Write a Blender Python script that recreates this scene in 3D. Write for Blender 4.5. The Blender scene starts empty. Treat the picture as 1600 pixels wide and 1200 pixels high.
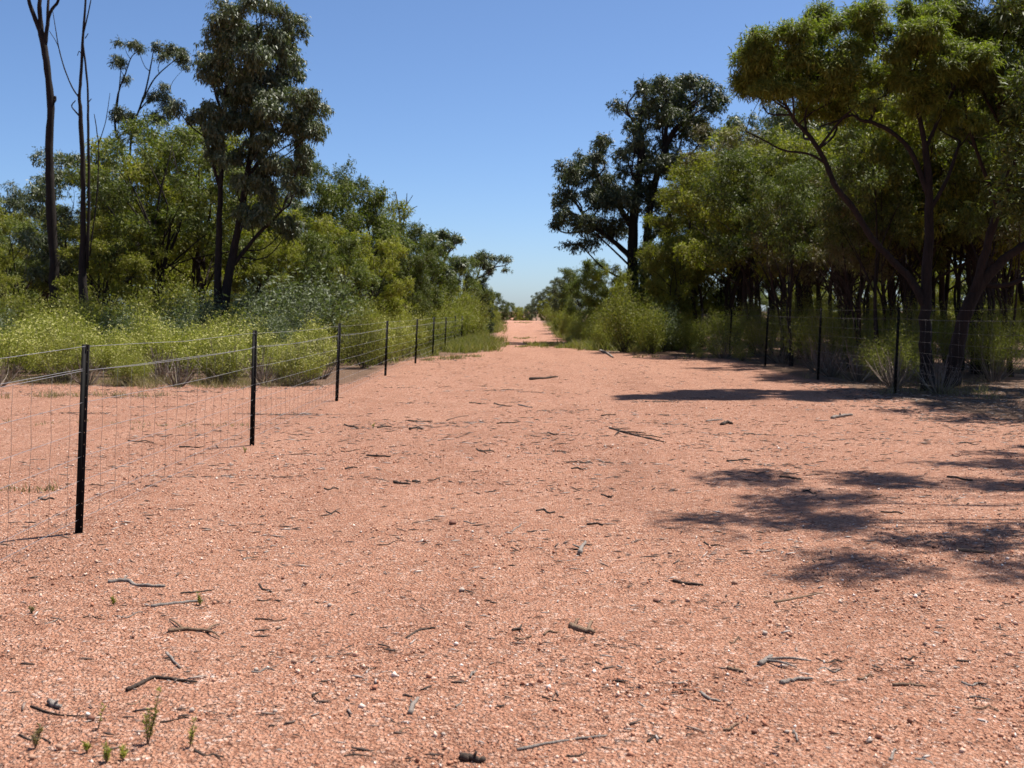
import bpy, math, random
import numpy as np
from mathutils import Vector

R = math.radians
SC = bpy.context.scene
COL = SC.collection
F, HC, HY = 1750.0, 1.55, 485.0          # focal length in px (1600 wide), eye height, horizon row

# ------------------------------------------------------------------ camera, sky, sun, exposure
cam_d = bpy.data.cameras.new('camera')
cam = bpy.data.objects.new('camera', cam_d); COL.objects.link(cam)
cam.location = (0, 0, HC); cam.rotation_euler = (R(90), 0, 0)
cam_d.sensor_width = 36.0; cam_d.lens = 36.0*F/1600.0
cam_d.shift_y = -(600.0-HY)/1600.0
cam_d.clip_start = 0.05; cam_d.clip_end = 6000
cam_d.dof.use_dof = True; cam_d.dof.focus_distance = 8.5; cam_d.dof.aperture_fstop = 4.5
SC.camera = cam

SUN_EL, SUN_AZ = 66.0, 32.0               # azimuth measured from +X (right) towards +Y (ahead)
sv = Vector((math.cos(R(SUN_EL))*math.cos(R(SUN_AZ)), math.cos(R(SUN_EL))*math.sin(R(SUN_AZ)), math.sin(R(SUN_EL))))
W = bpy.data.worlds.new('World'); SC.world = W; W.use_nodes = True
wn = W.node_tree; bg = wn.nodes['Background']
sky = wn.nodes.new('ShaderNodeTexSky'); sky.sky_type = 'NISHITA'; sky.sun_disc = False
sky.sun_elevation = R(SUN_EL); sky.sun_rotation = R(90.0-SUN_AZ)
sky.altitude = 500; sky.air_density = 0.75; sky.dust_density = 1.0; sky.ozone_density = 8.0
wn.links.new(sky.outputs[0], bg.inputs[0]); bg.inputs[1].default_value = 0.078
sl = bpy.data.lights.new('sun', 'SUN'); sl.energy = 5.0; sl.angle = R(0.53); sl.color = (1.0, 0.955, 0.89)
so = bpy.data.objects.new('sun', sl); COL.objects.link(so)
so.rotation_euler = sv.to_track_quat('Z', 'Y').to_euler(); so.location = (20, 20, 40)
SC.view_settings.view_transform = 'Standard'; SC.view_settings.look = 'None'
SC.view_settings.exposure = 0.95; SC.view_settings.gamma = 1.0; SC.view_settings.use_curve_mapping = False
SC.render.engine = 'CYCLES'
SC.cycles.max_bounces = 6; SC.cycles.diffuse_bounces = 3; SC.cycles.transmission_bounces = 4

# ------------------------------------------------------------------ helpers
def sstep(a, b, x):
    t = np.clip((np.asarray(x, float)-a)/(b-a), 0, 1); return t*t*(3-2*t)

def gz(x, y):
    """height of the ground"""
    x = np.asarray(x, float); y = np.asarray(y, float)
    rise = 0.47*sstep(62, 106, y) - 2.2*sstep(112, 230, y)
    near = 1-sstep(40, 70, y)
    und = 0.014*np.sin(x*0.9+0.4*y+1.0)+0.012*np.sin(0.55*y-0.7*x)+0.006*np.sin(3.1*x+1.3*y)+0.005*np.sin(2.3*y-2.9*x+2)
    return rise + und*near

def PX(x, y, d):                           # pixel at a known distance -> world point
    return np.array([(x-800.0)/F*d, d, HC-(y-HY)/F*d])

def PG(x, y):                              # pixel on the ground -> world point (flat near ground)
    d = F*HC/(y-HY); X = (x-800.0)/F*d
    return np.array([X, d, float(gz(X, d))])

def tag(o, label=None, cat=None, group=None, kind=None):
    if label: o['label'] = label
    if cat: o['category'] = cat
    if group: o['group'] = group
    if kind: o['kind'] = kind
    return o

def mesh(name, V, quads=None, tris=None, mat=None, smooth=False):
    me = bpy.data.meshes.new(name)
    V = np.asarray(V, np.float32).reshape(-1, 3)
    me.vertices.add(len(V)); me.vertices.foreach_set('co', V.ravel())
    L = []; tot = []
    if quads is not None and len(quads): q = np.asarray(quads, np.int32).reshape(-1, 4); L.append(q.ravel()); tot += [np.full(len(q), 4, np.int32)]
    if tris is not None and len(tris): t = np.asarray(tris, np.int32).reshape(-1, 3); L.append(t.ravel()); tot += [np.full(len(t), 3, np.int32)]
    L = np.concatenate(L); tot = np.concatenate(tot)
    st = np.concatenate([[0], np.cumsum(tot)[:-1]]).astype(np.int32)
    me.loops.add(len(L)); me.loops.foreach_set('vertex_index', L)
    me.polygons.add(len(tot)); me.polygons.foreach_set('loop_start', st); me.polygons.foreach_set('loop_total', tot)
    if smooth: me.polygons.foreach_set('use_smooth', np.ones(len(tot), bool))
    me.update(calc_edges=True); me.validate()
    if mat: me.materials.append(mat)
    return me

def obj(name, me, parent=None, loc=None):
    o = bpy.data.objects.new(name, me); COL.objects.link(o)
    if parent: o.parent = parent
    if loc is not None: o.location = loc
    return o

def empty(name, loc=(0, 0, 0)):
    o = bpy.data.objects.new(name, None); COL.objects.link(o); o.location = loc; o.empty_display_size = 0.2
    return o

class Tubes:
    """collects tapered tubes"""
    def __init__(s): s.V = []; s.Q = []; s.T = []; s.n = 0
    def add(s, pts, rad, k=6, cap=True, wob=0, rng=None):
        P = np.asarray(pts, float); n = len(P); rad = np.broadcast_to(np.asarray(rad, float), (n,))
        T = np.gradient(P, axis=0); T /= (np.linalg.norm(T, axis=1)[:, None]+1e-9)
        m = T.mean(0); ref = np.array([0, 0, 1.0]) if abs(m[2]) < 0.8*np.linalg.norm(m)+1e-9 else np.array([1.0, 0.1, 0])
        A = np.cross(T, ref); A /= (np.linalg.norm(A, axis=1)[:, None]+1e-9); B = np.cross(T, A)
        a = np.arange(k)*2*np.pi/k
        rr = rad[:, None]*np.ones(k)[None]
        if wob and rng is not None: rr = rr*(1+wob*rng.uniform(-1, 1, (n, k)))
        ring = P[:, None]+rr[..., None]*(np.cos(a)[None, :, None]*A[:, None]+np.sin(a)[None, :, None]*B[:, None])
        s.V.append(ring.reshape(-1, 3))
        i = np.arange(n-1)[:, None]*k; j = np.arange(k)[None]; j2 = (j+1) % k
        s.Q.append((s.n+np.stack([i+j, i+j2, i+k+j2, i+k+j], -1)).reshape(-1, 4))
        if cap:
            for r0, fl in ((0, True), ((n-1)*k, False)):
                f = [[r0, r0+q+1, r0+q] if fl else [r0, r0+q, r0+q+1] for q in range(1, k-1)]
                if f: s.T.append(np.array(f)+s.n)
        s.n += n*k
    def mesh(s, name, mat, smooth=True):
        return mesh(name, np.concatenate(s.V), np.concatenate(s.Q), np.concatenate(s.T) if s.T else None, mat, smooth)

def smooth_path(P, n):
    """Catmull-Rom resample of rows (x,y,z,r)"""
    P = np.asarray(P, float)
    if len(P) < 3: 
        t = np.linspace(0, 1, n)[:, None]; return P[0]*(1-t)+P[-1]*t
    E = np.vstack([2*P[0]-P[1], P, 2*P[-1]-P[-2]])
    out = []
    u = np.linspace(0, len(P)-1-1e-6, n)
    for a in u:
        i = int(a); t = a-i; p0, p1, p2, p3 = E[i], E[i+1], E[i+2], E[i+3]
        out.append(0.5*((2*p1)+(-p0+p2)*t+(2*p0-5*p1+4*p2-p3)*t*t+(-p0+3*p1-3*p2+p3)*t**3))
    return np.array(out)

def leaf_quads(C, D, N, L, Wd):
    """rhombic leaves: C base points, D unit direction, N rough normal"""
    S = np.cross(D, N); S /= (np.linalg.norm(S, axis=1)[:, None]+1e-9)
    Nn = np.cross(S, D)
    L = np.asarray(L)[:, None]; Wd = np.asarray(Wd)[:, None]
    tip = C+D*L-np.array([0, 0, 0.12])*L
    mid = C+D*L*0.45+Nn*L*0.06
    V = np.stack([C, mid+S*Wd*0.5, tip, mid-S*Wd*0.5], 1)
    n = len(C); return V.reshape(-1, 3), np.arange(n*4).reshape(n, 4)

def unit(v): return v/(np.linalg.norm(v, axis=-1, keepdims=True)+1e-9)

def rand_dirs(rng, n):
    return unit(rng.normal(size=(n, 3)))

# ------------------------------------------------------------------ materials
def new_mat(name):
    m = bpy.data.materials.new(name); m.use_nodes = True; nt = m.node_tree
    return m, nt, nt.nodes['Principled BSDF'], nt.nodes['Material Output']

def ramp(nt, stops, fac):
    r = nt.nodes.new('ShaderNodeValToRGB'); e = r.color_ramp.elements
    e[0].position = stops[0][0]; e[0].color = (*stops[0][1], 1)
    e[1].position = stops[-1][0]; e[1].color = (*stops[-1][1], 1)
    for p, c in stops[1:-1]:
        q = e.new(p); q.color = (*c, 1)
    nt.links.new(fac, r.inputs[0]); return r.outputs[0]

def mixc(nt, fac, a, b, mode='MIX'):
    n = nt.nodes.new('ShaderNodeMix'); n.data_type = 'RGBA'; n.blend_type = mode
    for s, v in ((0, fac), (6, a), (7, b)):
        if isinstance(v, (int, float)): n.inputs[s].default_value = v
        elif isinstance(v, tuple): n.inputs[s].default_value = (*v, 1)
        else: nt.links.new(v, n.inputs[s])
    return n.outputs[2]

def math_n(nt, op, a, b=0.0, clamp=False):
    n = nt.nodes.new('ShaderNodeMath'); n.operation = op; n.use_clamp = clamp
    for s, v in ((0, a), (1, b)):
        if isinstance(v, (int, float)): n.inputs[s].default_value = v
        else: nt.links.new(v, n.inputs[s])
    return n.outputs[0]

def noise(nt, vec, scale, detail=4, rough=0.55):
    n = nt.nodes.new('ShaderNodeTexNoise'); n.inputs['Scale'].default_value = scale
    n.inputs['Detail'].default_value = detail; n.inputs['Roughness'].default_value = rough
    if vec is not None: nt.links.new(vec, n.inputs['Vector'])
    return n.outputs['Fac']

def leaf_mat(name, stops, trans=0.3, rough=0.58, spec=0.28):
    m, nt, b, out = new_mat(name)
    g = nt.nodes.new('ShaderNodeNewGeometry'); oi = nt.nodes.new('ShaderNodeObjectInfo')
    c = ramp(nt, stops, g.outputs['Random Per Island'])
    v = math_n(nt, 'MULTIPLY_ADD', oi.outputs['Random'], 0.35); v.node.inputs[2].default_value = 0.82
    hs = nt.nodes.new('ShaderNodeHueSaturation'); nt.links.new(v, hs.inputs['Value']); nt.links.new(c, hs.inputs['Color'])
    c = hs.outputs[0]
    nt.links.new(c, b.inputs['Base Color']); b.inputs['Roughness'].default_value = rough
    b.inputs['Specular IOR Level'].default_value = spec
    t = nt.nodes.new('ShaderNodeBsdfTranslucent')
    tc = mixc(nt, 1.0, c, (0.98, 1.2, 0.4), 'MULTIPLY'); nt.links.new(tc, t.inputs['Color'])
    mx = nt.nodes.new('ShaderNodeMixShader'); mx.inputs[0].default_value = trans
    nt.links.new(b.outputs[0], mx.inputs[1]); nt.links.new(t.outputs[0], mx.inputs[2]); nt.links.new(mx.outputs[0], out.inputs[0])
    return m

def bark_mat(name, c1, c2, scale=9.0, bump=0.6, rough=0.9):
    m, nt, b, out = new_mat(name)
    tc = nt.nodes.new('ShaderNodeTexCoord'); mp = nt.nodes.new('ShaderNodeMapping'); mp.inputs['Scale'].default_value = (1, 1, 0.18)
    nt.links.new(tc.outputs['Object'], mp.inputs[0])
    f = noise(nt, mp.outputs[0], scale*3, 5, 0.65)
    f2 = noise(nt, tc.outputs['Object'], scale*0.25, 3)
    c = ramp(nt, [(0.3, c1), (0.7, c2)], math_n(nt, 'ADD', math_n(nt, 'MULTIPLY', f, 0.6), math_n(nt, 'MULTIPLY', f2, 0.4)))
    c = mixc(nt, 1.0, c, (0.72, 0.72, 0.72), 'MULTIPLY')
    nt.links.new(c, b.inputs['Base Color']); b.inputs['Roughness'].default_value = rough; b.inputs['Specular IOR Level'].default_value = 0.2
    bp = nt.nodes.new('ShaderNodeBump'); bp.inputs['Strength'].default_value = bump; bp.inputs['Distance'].default_value = 0.02
    nt.links.new(f, bp.inputs['Height']); nt.links.new(bp.outputs[0], b.inputs['Normal'])
    return m

def plain_var(name, stops, rough=0.85, spec=0.3):
    m, nt, b, out = new_mat(name)
    g = nt.nodes.new('ShaderNodeNewGeometry')
    nt.links.new(mixc(nt, 1.0, ramp(nt, stops, g.outputs['Random Per Island']), (0.95, 0.94, 0.94), 'MULTIPLY'), b.inputs['Base Color'])
    b.inputs['Roughness'].default_value = rough; b.inputs['Specular IOR Level'].default_value = spec
    return m

def ground_mat():
    m, nt, b, out = new_mat('gravel_and_soil')
    g = nt.nodes.new('ShaderNodeNewGeometry'); pos = g.outputs['Position']
    at = nt.nodes.new('ShaderNodeAttribute'); at.attribute_name = 'soil'
    big = noise(nt, pos, 0.42, 5, 0.62); mid = noise(nt, pos, 4.5, 5, 0.65); fine = noise(nt, pos, 42, 4, 0.7)
    base = ramp(nt, [(0.30, (0.33, 0.150, 0.092)), (0.5, (0.44, 0.218, 0.138)), (0.72, (0.55, 0.30, 0.20))],
                math_n(nt, 'ADD', math_n(nt, 'MULTIPLY', big, 0.55), math_n(nt, 'MULTIPLY', mid, 0.45)))
    # grains of crushed granite: a cell per chip
    def cells(scale):
        v = nt.nodes.new('ShaderNodeTexVoronoi'); v.inputs['Scale'].default_value = scale; nt.links.new(pos, v.inputs['Vector'])
        s = nt.nodes.new('ShaderNodeSeparateColor'); nt.links.new(v.outputs['Color'], s.inputs[0]); return v, s.outputs[0]
    v1, r1 = cells(58); v2, r2 = cells(130)
    chip = [(0.0, (0.14, 0.07, 0.05)), (0.12, (0.32, 0.14, 0.08)), (0.4, (0.46, 0.22, 0.135)), (0.75, (0.57, 0.33, 0.22)), (0.94, (0.66, 0.46, 0.35)), (1.0, (0.76, 0.66, 0.58))]
    c1 = ramp(nt, chip, r1); c2 = ramp(nt, chip, r2)
    v3, r3 = cells(24)
    fleck = ramp(nt, [(0.0, (0.45, 0.4, 0.38)), (0.1, (1, 1, 1)), (0.86, (1, 1, 1)), (1.0, (1.35, 1.45, 1.55))], r3)
    grav = mixc(nt, 1.0, mixc(nt, 0.35, c1, c2), fleck, 'MULTIPLY')
    amt = ramp(nt, [(0.35, (0.4, 0.4, 0.4)), (0.65, (0.95, 0.95, 0.95))], mid)
    col = mixc(nt, amt, base, grav)
    chink = ramp(nt, [(0.0, (1, 1, 1)), (0.55, (1, 1, 1)), (0.95, (0.55, 0.48, 0.45))], math_n(nt, 'MULTIPLY', v1.outputs['Distance'], 1.25))
    col = mixc(nt, amt, col, mixc(nt, 1.0, col, chink, 'MULTIPLY'))
    mpb = nt.nodes.new('ShaderNodeMapping'); mpb.inputs['Scale'].default_value = (1.0, 0.16, 1.0); nt.links.new(pos, mpb.inputs[0])
    worn = ramp(nt, [(0.33, (0.78, 0.74, 0.72)), (0.5, (1.0, 0.98, 0.97)), (0.68, (1.06, 1.07, 1.08))], math_n(nt, 'ADD', math_n(nt, 'MULTIPLY', noise(nt, mpb.outputs[0], 0.9, 4, 0.6), 0.55), math_n(nt, 'MULTIPLY', noise(nt, pos, 1.4, 4, 0.6), 0.45)))
    col = mixc(nt, 1.0, col, worn, 'MULTIPLY')
    # brownish litter soil under the vegetation
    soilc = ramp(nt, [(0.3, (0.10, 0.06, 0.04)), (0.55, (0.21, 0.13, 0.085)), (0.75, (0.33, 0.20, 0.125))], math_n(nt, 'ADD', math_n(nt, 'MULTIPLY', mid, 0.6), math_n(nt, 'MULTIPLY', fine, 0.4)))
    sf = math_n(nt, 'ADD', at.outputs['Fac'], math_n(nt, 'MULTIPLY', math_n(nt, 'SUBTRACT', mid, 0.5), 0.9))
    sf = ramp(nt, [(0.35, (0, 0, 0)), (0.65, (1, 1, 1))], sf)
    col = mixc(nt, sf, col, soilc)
    col = mixc(nt, 1.0, col, (1.04, 1.03, 1.03), 'MULTIPLY')
    nt.links.new(col, b.inputs['Base Color']); b.inputs['Roughness'].default_value = 0.95; b.inputs['Specular IOR Level'].default_value = 0.15
    h = math_n(nt, 'ADD', math_n(nt, 'MULTIPLY', v1.outputs['Distance'], -0.8), math_n(nt, 'MULTIPLY', v2.outputs['Distance'], -0.4))
    h = math_n(nt, 'ADD', h, math_n(nt, 'MULTIPLY', fine, 0.7))
    bp = nt.nodes.new('ShaderNodeBump'); bp.inputs['Strength'].default_value = 1.0; bp.inputs['Distance'].default_value = 0.035
    nt.links.new(h, bp.inputs['Height']); nt.links.new(bp.outputs[0], b.inputs['Normal'])
    return m

M = {}
M['ground'] = ground_mat()
M['pebble'] = plain_var('granite_chips', [(0, (0.15, 0.065, 0.04)), (0.15, (0.36, 0.15, 0.085)), (0.45, (0.47, 0.225, 0.135)), (0.78, (0.57, 0.33, 0.22)), (0.95, (0.68, 0.49, 0.38)), (1, (0.80, 0.72, 0.64))], 0.8)
M['acacia'] = leaf_mat('acacia_leaf', [(0, (0.120, 0.127, 0.019)), (0.5, (0.198, 0.192, 0.030)), (1, (0.300, 0.262, 0.049))], 0.42)
M['acacia_near'] = leaf_mat('acacia_leaf_fine', [(0, (0.090, 0.113, 0.020)), (0.5, (0.152, 0.174, 0.031)), (1, (0.246, 0.249, 0.050))], 0.42)
M['acacia_dark'] = leaf_mat('dark_acacia_leaf', [(0, (0.059, 0.077, 0.019)), (0.6, (0.107, 0.124, 0.026)), (1, (0.172, 0.175, 0.044))], 0.3)
M['euc'] = leaf_mat('eucalypt_leaf', [(0, (0.055, 0.072, 0.033)), (0.6, (0.094, 0.109, 0.048)), (1, (0.164, 0.174, 0.086))], 0.22, 0.5, 0.4)
M['euc_dark'] = leaf_mat('dark_eucalypt_leaf', [(0, (0.047, 0.059, 0.024)), (0.7, (0.081, 0.092, 0.039)), (1, (0.147, 0.154, 0.076))], 0.2, 0.5, 0.35)
M['pine'] = leaf_mat('cypress_leaf', [(0, (0.019, 0.034, 0.015)), (1, (0.046, 0.065, 0.027))], 0.15)
M['brownleaf'] = leaf_mat('dry_brown_leaf', [(0, (0.082, 0.055, 0.027)), (0.5, (0.109, 0.096, 0.036)), (1, (0.146, 0.119, 0.046))], 0.25)
M['heath'] = leaf_mat('heath_leaf', [(0, (0.156, 0.169, 0.034)), (0.5, (0.260, 0.257, 0.050)), (1, (0.377, 0.345, 0.084))], 0.3, 0.6, 0.25)
M['flower'] = leaf_mat('yellow_flower', [(0, (0.300, 0.275, 0.076)), (1, (0.473, 0.436, 0.185))], 0.25, 0.7, 0.2)
M['greyleaf'] = leaf_mat('grey_green_leaf', [(0, (0.083, 0.097, 0.048)), (0.6, (0.128, 0.144, 0.075)), (1, (0.202, 0.225, 0.135))], 0.25, 0.6, 0.25)
M['olive'] = leaf_mat('olive_feathery_leaf', [(0, (0.118, 0.121, 0.024)), (0.6, (0.182, 0.179, 0.036)), (1, (0.260, 0.244, 0.054))], 0.35, 0.6, 0.2)
M['green'] = leaf_mat('fresh_green_leaf', [(0, (0.132, 0.142, 0.026)), (0.6, (0.205, 0.201, 0.040)), (1, (0.309, 0.272, 0.067))], 0.35)
M['deadtwig'] = plain_var('dead_twig', [(0, (0.10, 0.07, 0.05)), (0.6, (0.22, 0.17, 0.13)), (1, (0.34, 0.28, 0.22))])
M['grass'] = leaf_mat('grass_blade', [(0, (0.088, 0.099, 0.023)), (0.5, (0.160, 0.152, 0.046)), (1, (0.263, 0.213, 0.091))], 0.35, 0.6, 0.2)
M['drygrass'] = leaf_mat('dry_grass_blade', [(0, (0.152, 0.114, 0.061)), (0.6, (0.243, 0.190, 0.106)), (1, (0.319, 0.266, 0.160))], 0.3, 0.7, 0.2)
M['bark_black'] = bark_mat('black_furrowed_bark', (0.012, 0.009, 0.008), (0.045, 0.034, 0.028))
M['bark_brown'] = bark_mat('brown_bark', (0.016, 0.011, 0.009), (0.065, 0.043, 0.032))
M['bark_grey'] = bark_mat('grey_brown_bark', (0.018, 0.014, 0.012), (0.075, 0.06, 0.05))
M['twig_dark'] = bark_mat('dark_weathered_wood', (0.03, 0.022, 0.018), (0.12, 0.085, 0.065), 30)
M['twig_grey'] = bark_mat('silver_grey_wood', (0.16, 0.13, 0.11), (0.42, 0.36, 0.31), 30)
M['twig_tan'] = bark_mat('tan_barked_wood', (0.14, 0.085, 0.05), (0.36, 0.24, 0.16), 30)
M['post'], nt_, b_, _ = new_mat('black_painted_steel'); b_.inputs['Roughness'].default_value = 0.75; b_.inputs['Specular IOR Level'].default_value = 0.15
nz_ = noise(nt_, None, 60, 4); nt_.links.new(ramp(nt_, [(0.35, (0.004, 0.0035, 0.0035)), (0.8, (0.012, 0.010, 0.009))], nz_), b_.inputs['Base Color'])
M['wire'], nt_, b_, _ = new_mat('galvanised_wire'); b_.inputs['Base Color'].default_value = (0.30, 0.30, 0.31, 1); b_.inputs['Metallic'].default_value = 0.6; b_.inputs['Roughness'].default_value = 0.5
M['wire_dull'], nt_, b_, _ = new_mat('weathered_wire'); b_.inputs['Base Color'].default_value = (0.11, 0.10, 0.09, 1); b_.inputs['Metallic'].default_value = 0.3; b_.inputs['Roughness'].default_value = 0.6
M['litter'] = plain_var('bark_and_leaf_litter', [(0, (0.04, 0.028, 0.022)), (0.45, (0.12, 0.08, 0.06)), (0.75, (0.26, 0.19, 0.15)), (1, (0.46, 0.40, 0.35))])
def stone_mat(name, c1, c2):
    m, nt, b, out = new_mat(name); tc = nt.nodes.new('ShaderNodeTexCoord')
    f = noise(nt, tc.outputs['Object'], 60, 5, 0.7); nt.links.new(mixc(nt, 1.0, ramp(nt, [(0.3, c1), (0.7, c2)], f), (0.76, 0.76, 0.76), 'MULTIPLY'), b.inputs['Base Color'])
    b.inputs['Roughness'].default_value = 0.85; return m
M['stone_red'] = stone_mat('red_brown_stone', (0.13, 0.05, 0.03), (0.30, 0.12, 0.07))
M['stone_pale'] = stone_mat('pale_quartz', (0.34, 0.25, 0.19), (0.60, 0.49, 0.41))
M['stone_tan'] = stone_mat('tan_granite', (0.34, 0.18, 0.11), (0.55, 0.33, 0.22))

# ------------------------------------------------------------------ ground
def veg_left(y):                            # X of the left edge of the open gravel, by distance
    return np.where(y < 33, -3.2, -3.2+2.45*sstep(33, 44, y))
def veg_right(y):
    return 6.6-3.85*sstep(35, 43, y)

def make_ground():
    xs = np.concatenate([-np.geomspace(13, 2500, 26)[::-1], np.arange(-12.6, 12.61, 0.16), np.geomspace(13, 2500, 26)])
    ys = np.concatenate([-np.geomspace(6, 2500, 12)[::-1], np.arange(-4, 2, 0.8), np.arange(2, 26, 0.15), np.arange(26, 60, 0.5), np.arange(60, 130, 1.5), np.geomspace(132, 3500, 26)])
    X, Y = np.meshgrid(xs, ys); Z = gz(X, Y)
    rng = np.random.default_rng(5)
    Z = Z+rng.normal(0, 0.0035, Z.shape)*((Y > 2) & (Y < 26) & (abs(X) < 12.7))
    nx, ny = len(xs), len(ys)
    i = np.arange(ny-1)[:, None]*nx+np.arange(nx-1)[None]
    Q = np.stack([i, i+1, i+nx+1, i+nx], -1).reshape(-1, 4)
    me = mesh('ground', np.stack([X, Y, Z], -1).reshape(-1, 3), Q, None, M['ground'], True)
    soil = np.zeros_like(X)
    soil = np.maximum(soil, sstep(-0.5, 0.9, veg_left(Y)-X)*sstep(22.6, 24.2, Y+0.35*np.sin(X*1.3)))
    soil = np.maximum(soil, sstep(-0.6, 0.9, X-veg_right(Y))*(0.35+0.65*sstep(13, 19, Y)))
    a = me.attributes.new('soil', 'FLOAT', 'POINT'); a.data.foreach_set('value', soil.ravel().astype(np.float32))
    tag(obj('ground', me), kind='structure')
make_ground()

def make_gravel():
    rng = np.random.default_rng(11)
    pts = []
    for d0, d1, dens in ((3.0, 5.2, 1900), (5.2, 8.0, 1150), (8.0, 13.0, 480), (13.0, 20, 110)):
        hw0 = 0.5*d1+0.9
        n = int((d1-d0)*2*hw0*dens)
        x = rng.uniform(-hw0, hw0, n); y = rng.uniform(d0, d1, n)
        patch = 0.5+0.5*np.sin(1.7*x+0.9*y+1.0)*np.sin(1.1*y-0.8*x)+0.35*np.sin(4.1*x+2.0)*np.sin(3.7*y)
        patch += 0.5*np.sin(0.7*x-0.5*y+2.0)
        k = rng.uniform(0, 1, n) < 0.10+0.9*np.clip(patch, 0, 1)
        pts.append(np.stack([x[k], y[k]], 1))
    P = np.concatenate(pts); n = len(P)
    sz = 0.0037*np.exp(rng.normal(0, 0.50, n))*np.clip(0.8+P[:, 1]*0.035, 0.8, 1.5); sz = np.clip(sz, 0.0022, 0.014)
    O = np.array([[1, 0, 0], [-1, 0, 0], [0, 1, 0], [0, -1, 0], [0, 0, 1], [0, 0, -1]], float)
    T = np.array([[0, 2, 4], [2, 1, 4], [1, 3, 4], [3, 0, 4], [2, 0, 5], [1, 2, 5], [3, 1, 5], [0, 3, 5]])
    V = O[None]*rng.uniform(0.6, 1.35, (n, 6, 1))+rng.uniform(-0.3, 0.3, (n, 6, 3))
    V[:, :, 2] *= 0.95
    a = rng.uniform(0, 2*np.pi, n); ca, sa = np.cos(a)[:, None], np.sin(a)[:, None]
    V = np.stack([V[..., 0]*ca-V[..., 1]*sa, V[..., 0]*sa+V[..., 1]*ca, V[..., 2]], -1)*sz[:, None, None]
    z = gz(P[:, 0], P[:, 1])+sz*0.35
    V += np.stack([P[:, 0], P[:, 1], z], 1)[:, None]
    F_ = (T[None]+np.arange(n)[:, None, None]*6).reshape(-1, 3)
    tag(obj('gravel', mesh('gravel', V.reshape(-1, 3), None, F_, M['pebble'])), 'loose pink granite gravel strewn over the track', 'gravel', kind='stuff')
    
make_gravel()

# ------------------------------------------------------------------ fences
def picket_mesh(h):
    """star picket: Y section, one arm pierced by a row of holes"""
    V = []; Q = []
    def box(a, b, t, z0, z1, u0, u1):
        # plate along direction (a,b) from u0 to u1, thickness t
        nx, ny = -b, a
        n = len(V)
        for z in (z0, z1):
            for u, s in ((u0, -1), (u1, -1), (u1, 1), (u0, 1)):
                V.append((a*u+nx*s*t/2, b*u+ny*s*t/2, z))
        for f in ((0, 3, 2, 1), (4, 5, 6, 7), (0, 1, 5, 4), (1, 2, 6, 5), (2, 3, 7, 6), (3, 0, 4, 7)): Q.append([n+i for i in f])
    t = 0.0055
    for ang in (100, 205): box(math.cos(R(ang)), math.sin(R(ang)), t, -0.25, h, 0, 0.029)
    a, b = math.cos(R(-25)), math.sin(R(-25))
    box(a, b, t, -0.25, h, 0, 0.009); box(a, b, t, -0.25, h-0.001, 0.017, 0.030)
    zs = np.arange(0.04, h-0.03, 0.082); prev = -0.25
    for z in zs: box(a, b, t-0.0004, prev, z-0.004, 0.0088, 0.0172); prev = z+0.004
    box(a, b, t-0.0004, prev, h-0.0005, 0.0088, 0.0172)
    return mesh('post', V, Q, None, M['post'])

def make_fence(name, label, posts, h, levels, stay_top, d_end, stay_step, lean, r_line, r_stay, seed, mats):
    rng = np.random.default_rng(seed)
    root = empty(name, (posts[0][0], posts[0][1], 0)); tag(root, label, 'fence')
    base = np.array([posts[0][0], posts[0][1], 0.0])
    pm = picket_mesh(h)
    X = np.array([p[0] for p in posts]); Y = np.array([p[1] for p in posts])
    for i, (x, y) in enumerate(posts):
        o = obj('post', pm, root, (x-base[0], y-base[1], float(gz(x, y))))
        o.rotation_euler = (R(rng.uniform(-0.7, 0.7)), R(lean+rng.uniform(-0.6, 0.6)), R(rng.uniform(-12, 12)))
        o.scale = (1, 1, rng.uniform(0.985, 1.02))
    def at(y, z, sag=0.0):
        x = np.interp(y, Y, X)
        j = np.clip(np.searchsorted(Y, y)-1, 0, len(Y)-2); u = (y-Y[j])/(Y[j+1]-Y[j])
        zz = z-sag*4*u*(1-u)
        return np.stack([x+np.tan(R(lean))*zz-0.006, y, np.interp(y, Y, gz(X, Y))+zz], -1)
    for li, z in enumerate(levels):
        ys = np.unique(np.concatenate([Y, np.arange(Y[0], Y[-1], 1.2)]))
        P = at(ys, z, rng.uniform(0.004, 0.022)); P[:, 0] += rng.normal(0, 0.002, len(P)); P[:, 2] += rng.normal(0, 0.003, len(P))
        t = Tubes(); t.add(P-base, r_line, 4)
        if li == 1:                        # the top of the netting is lashed to a second plain wire
            Q2 = P.copy(); Q2[:, 2] += 0.012+rng.normal(0, 0.006, len(P)); t.add(Q2-base, r_line, 4)
        obj('line_wire', t.mesh('line_wire', mats[0]), root)
    zb, zt = levels[-1], stay_top
    t = Tubes(); zz = np.linspace(0, zt-zb, 6)
    t.add(np.stack([np.tan(R(lean))*zz+np.array([0, .003, -.002, .003, -.003, 0]), np.array([0, .004, -.004, .004, -.003, 0]), zz], 1), r_stay, 4)
    sm = t.mesh('stay_wire', mats[1])
    for y in np.arange(Y[0]+0.1, min(d_end, Y[-1]), stay_step):
        p = at(np.array([y]), zb)[0]
        o = obj('stay_wire', sm, root, p-base); o.rotation_euler = (R(rng.uniform(-1.2, 1.2)), 0, R(rng.uniform(0, 360)) if False else 0)
    return root

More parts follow.
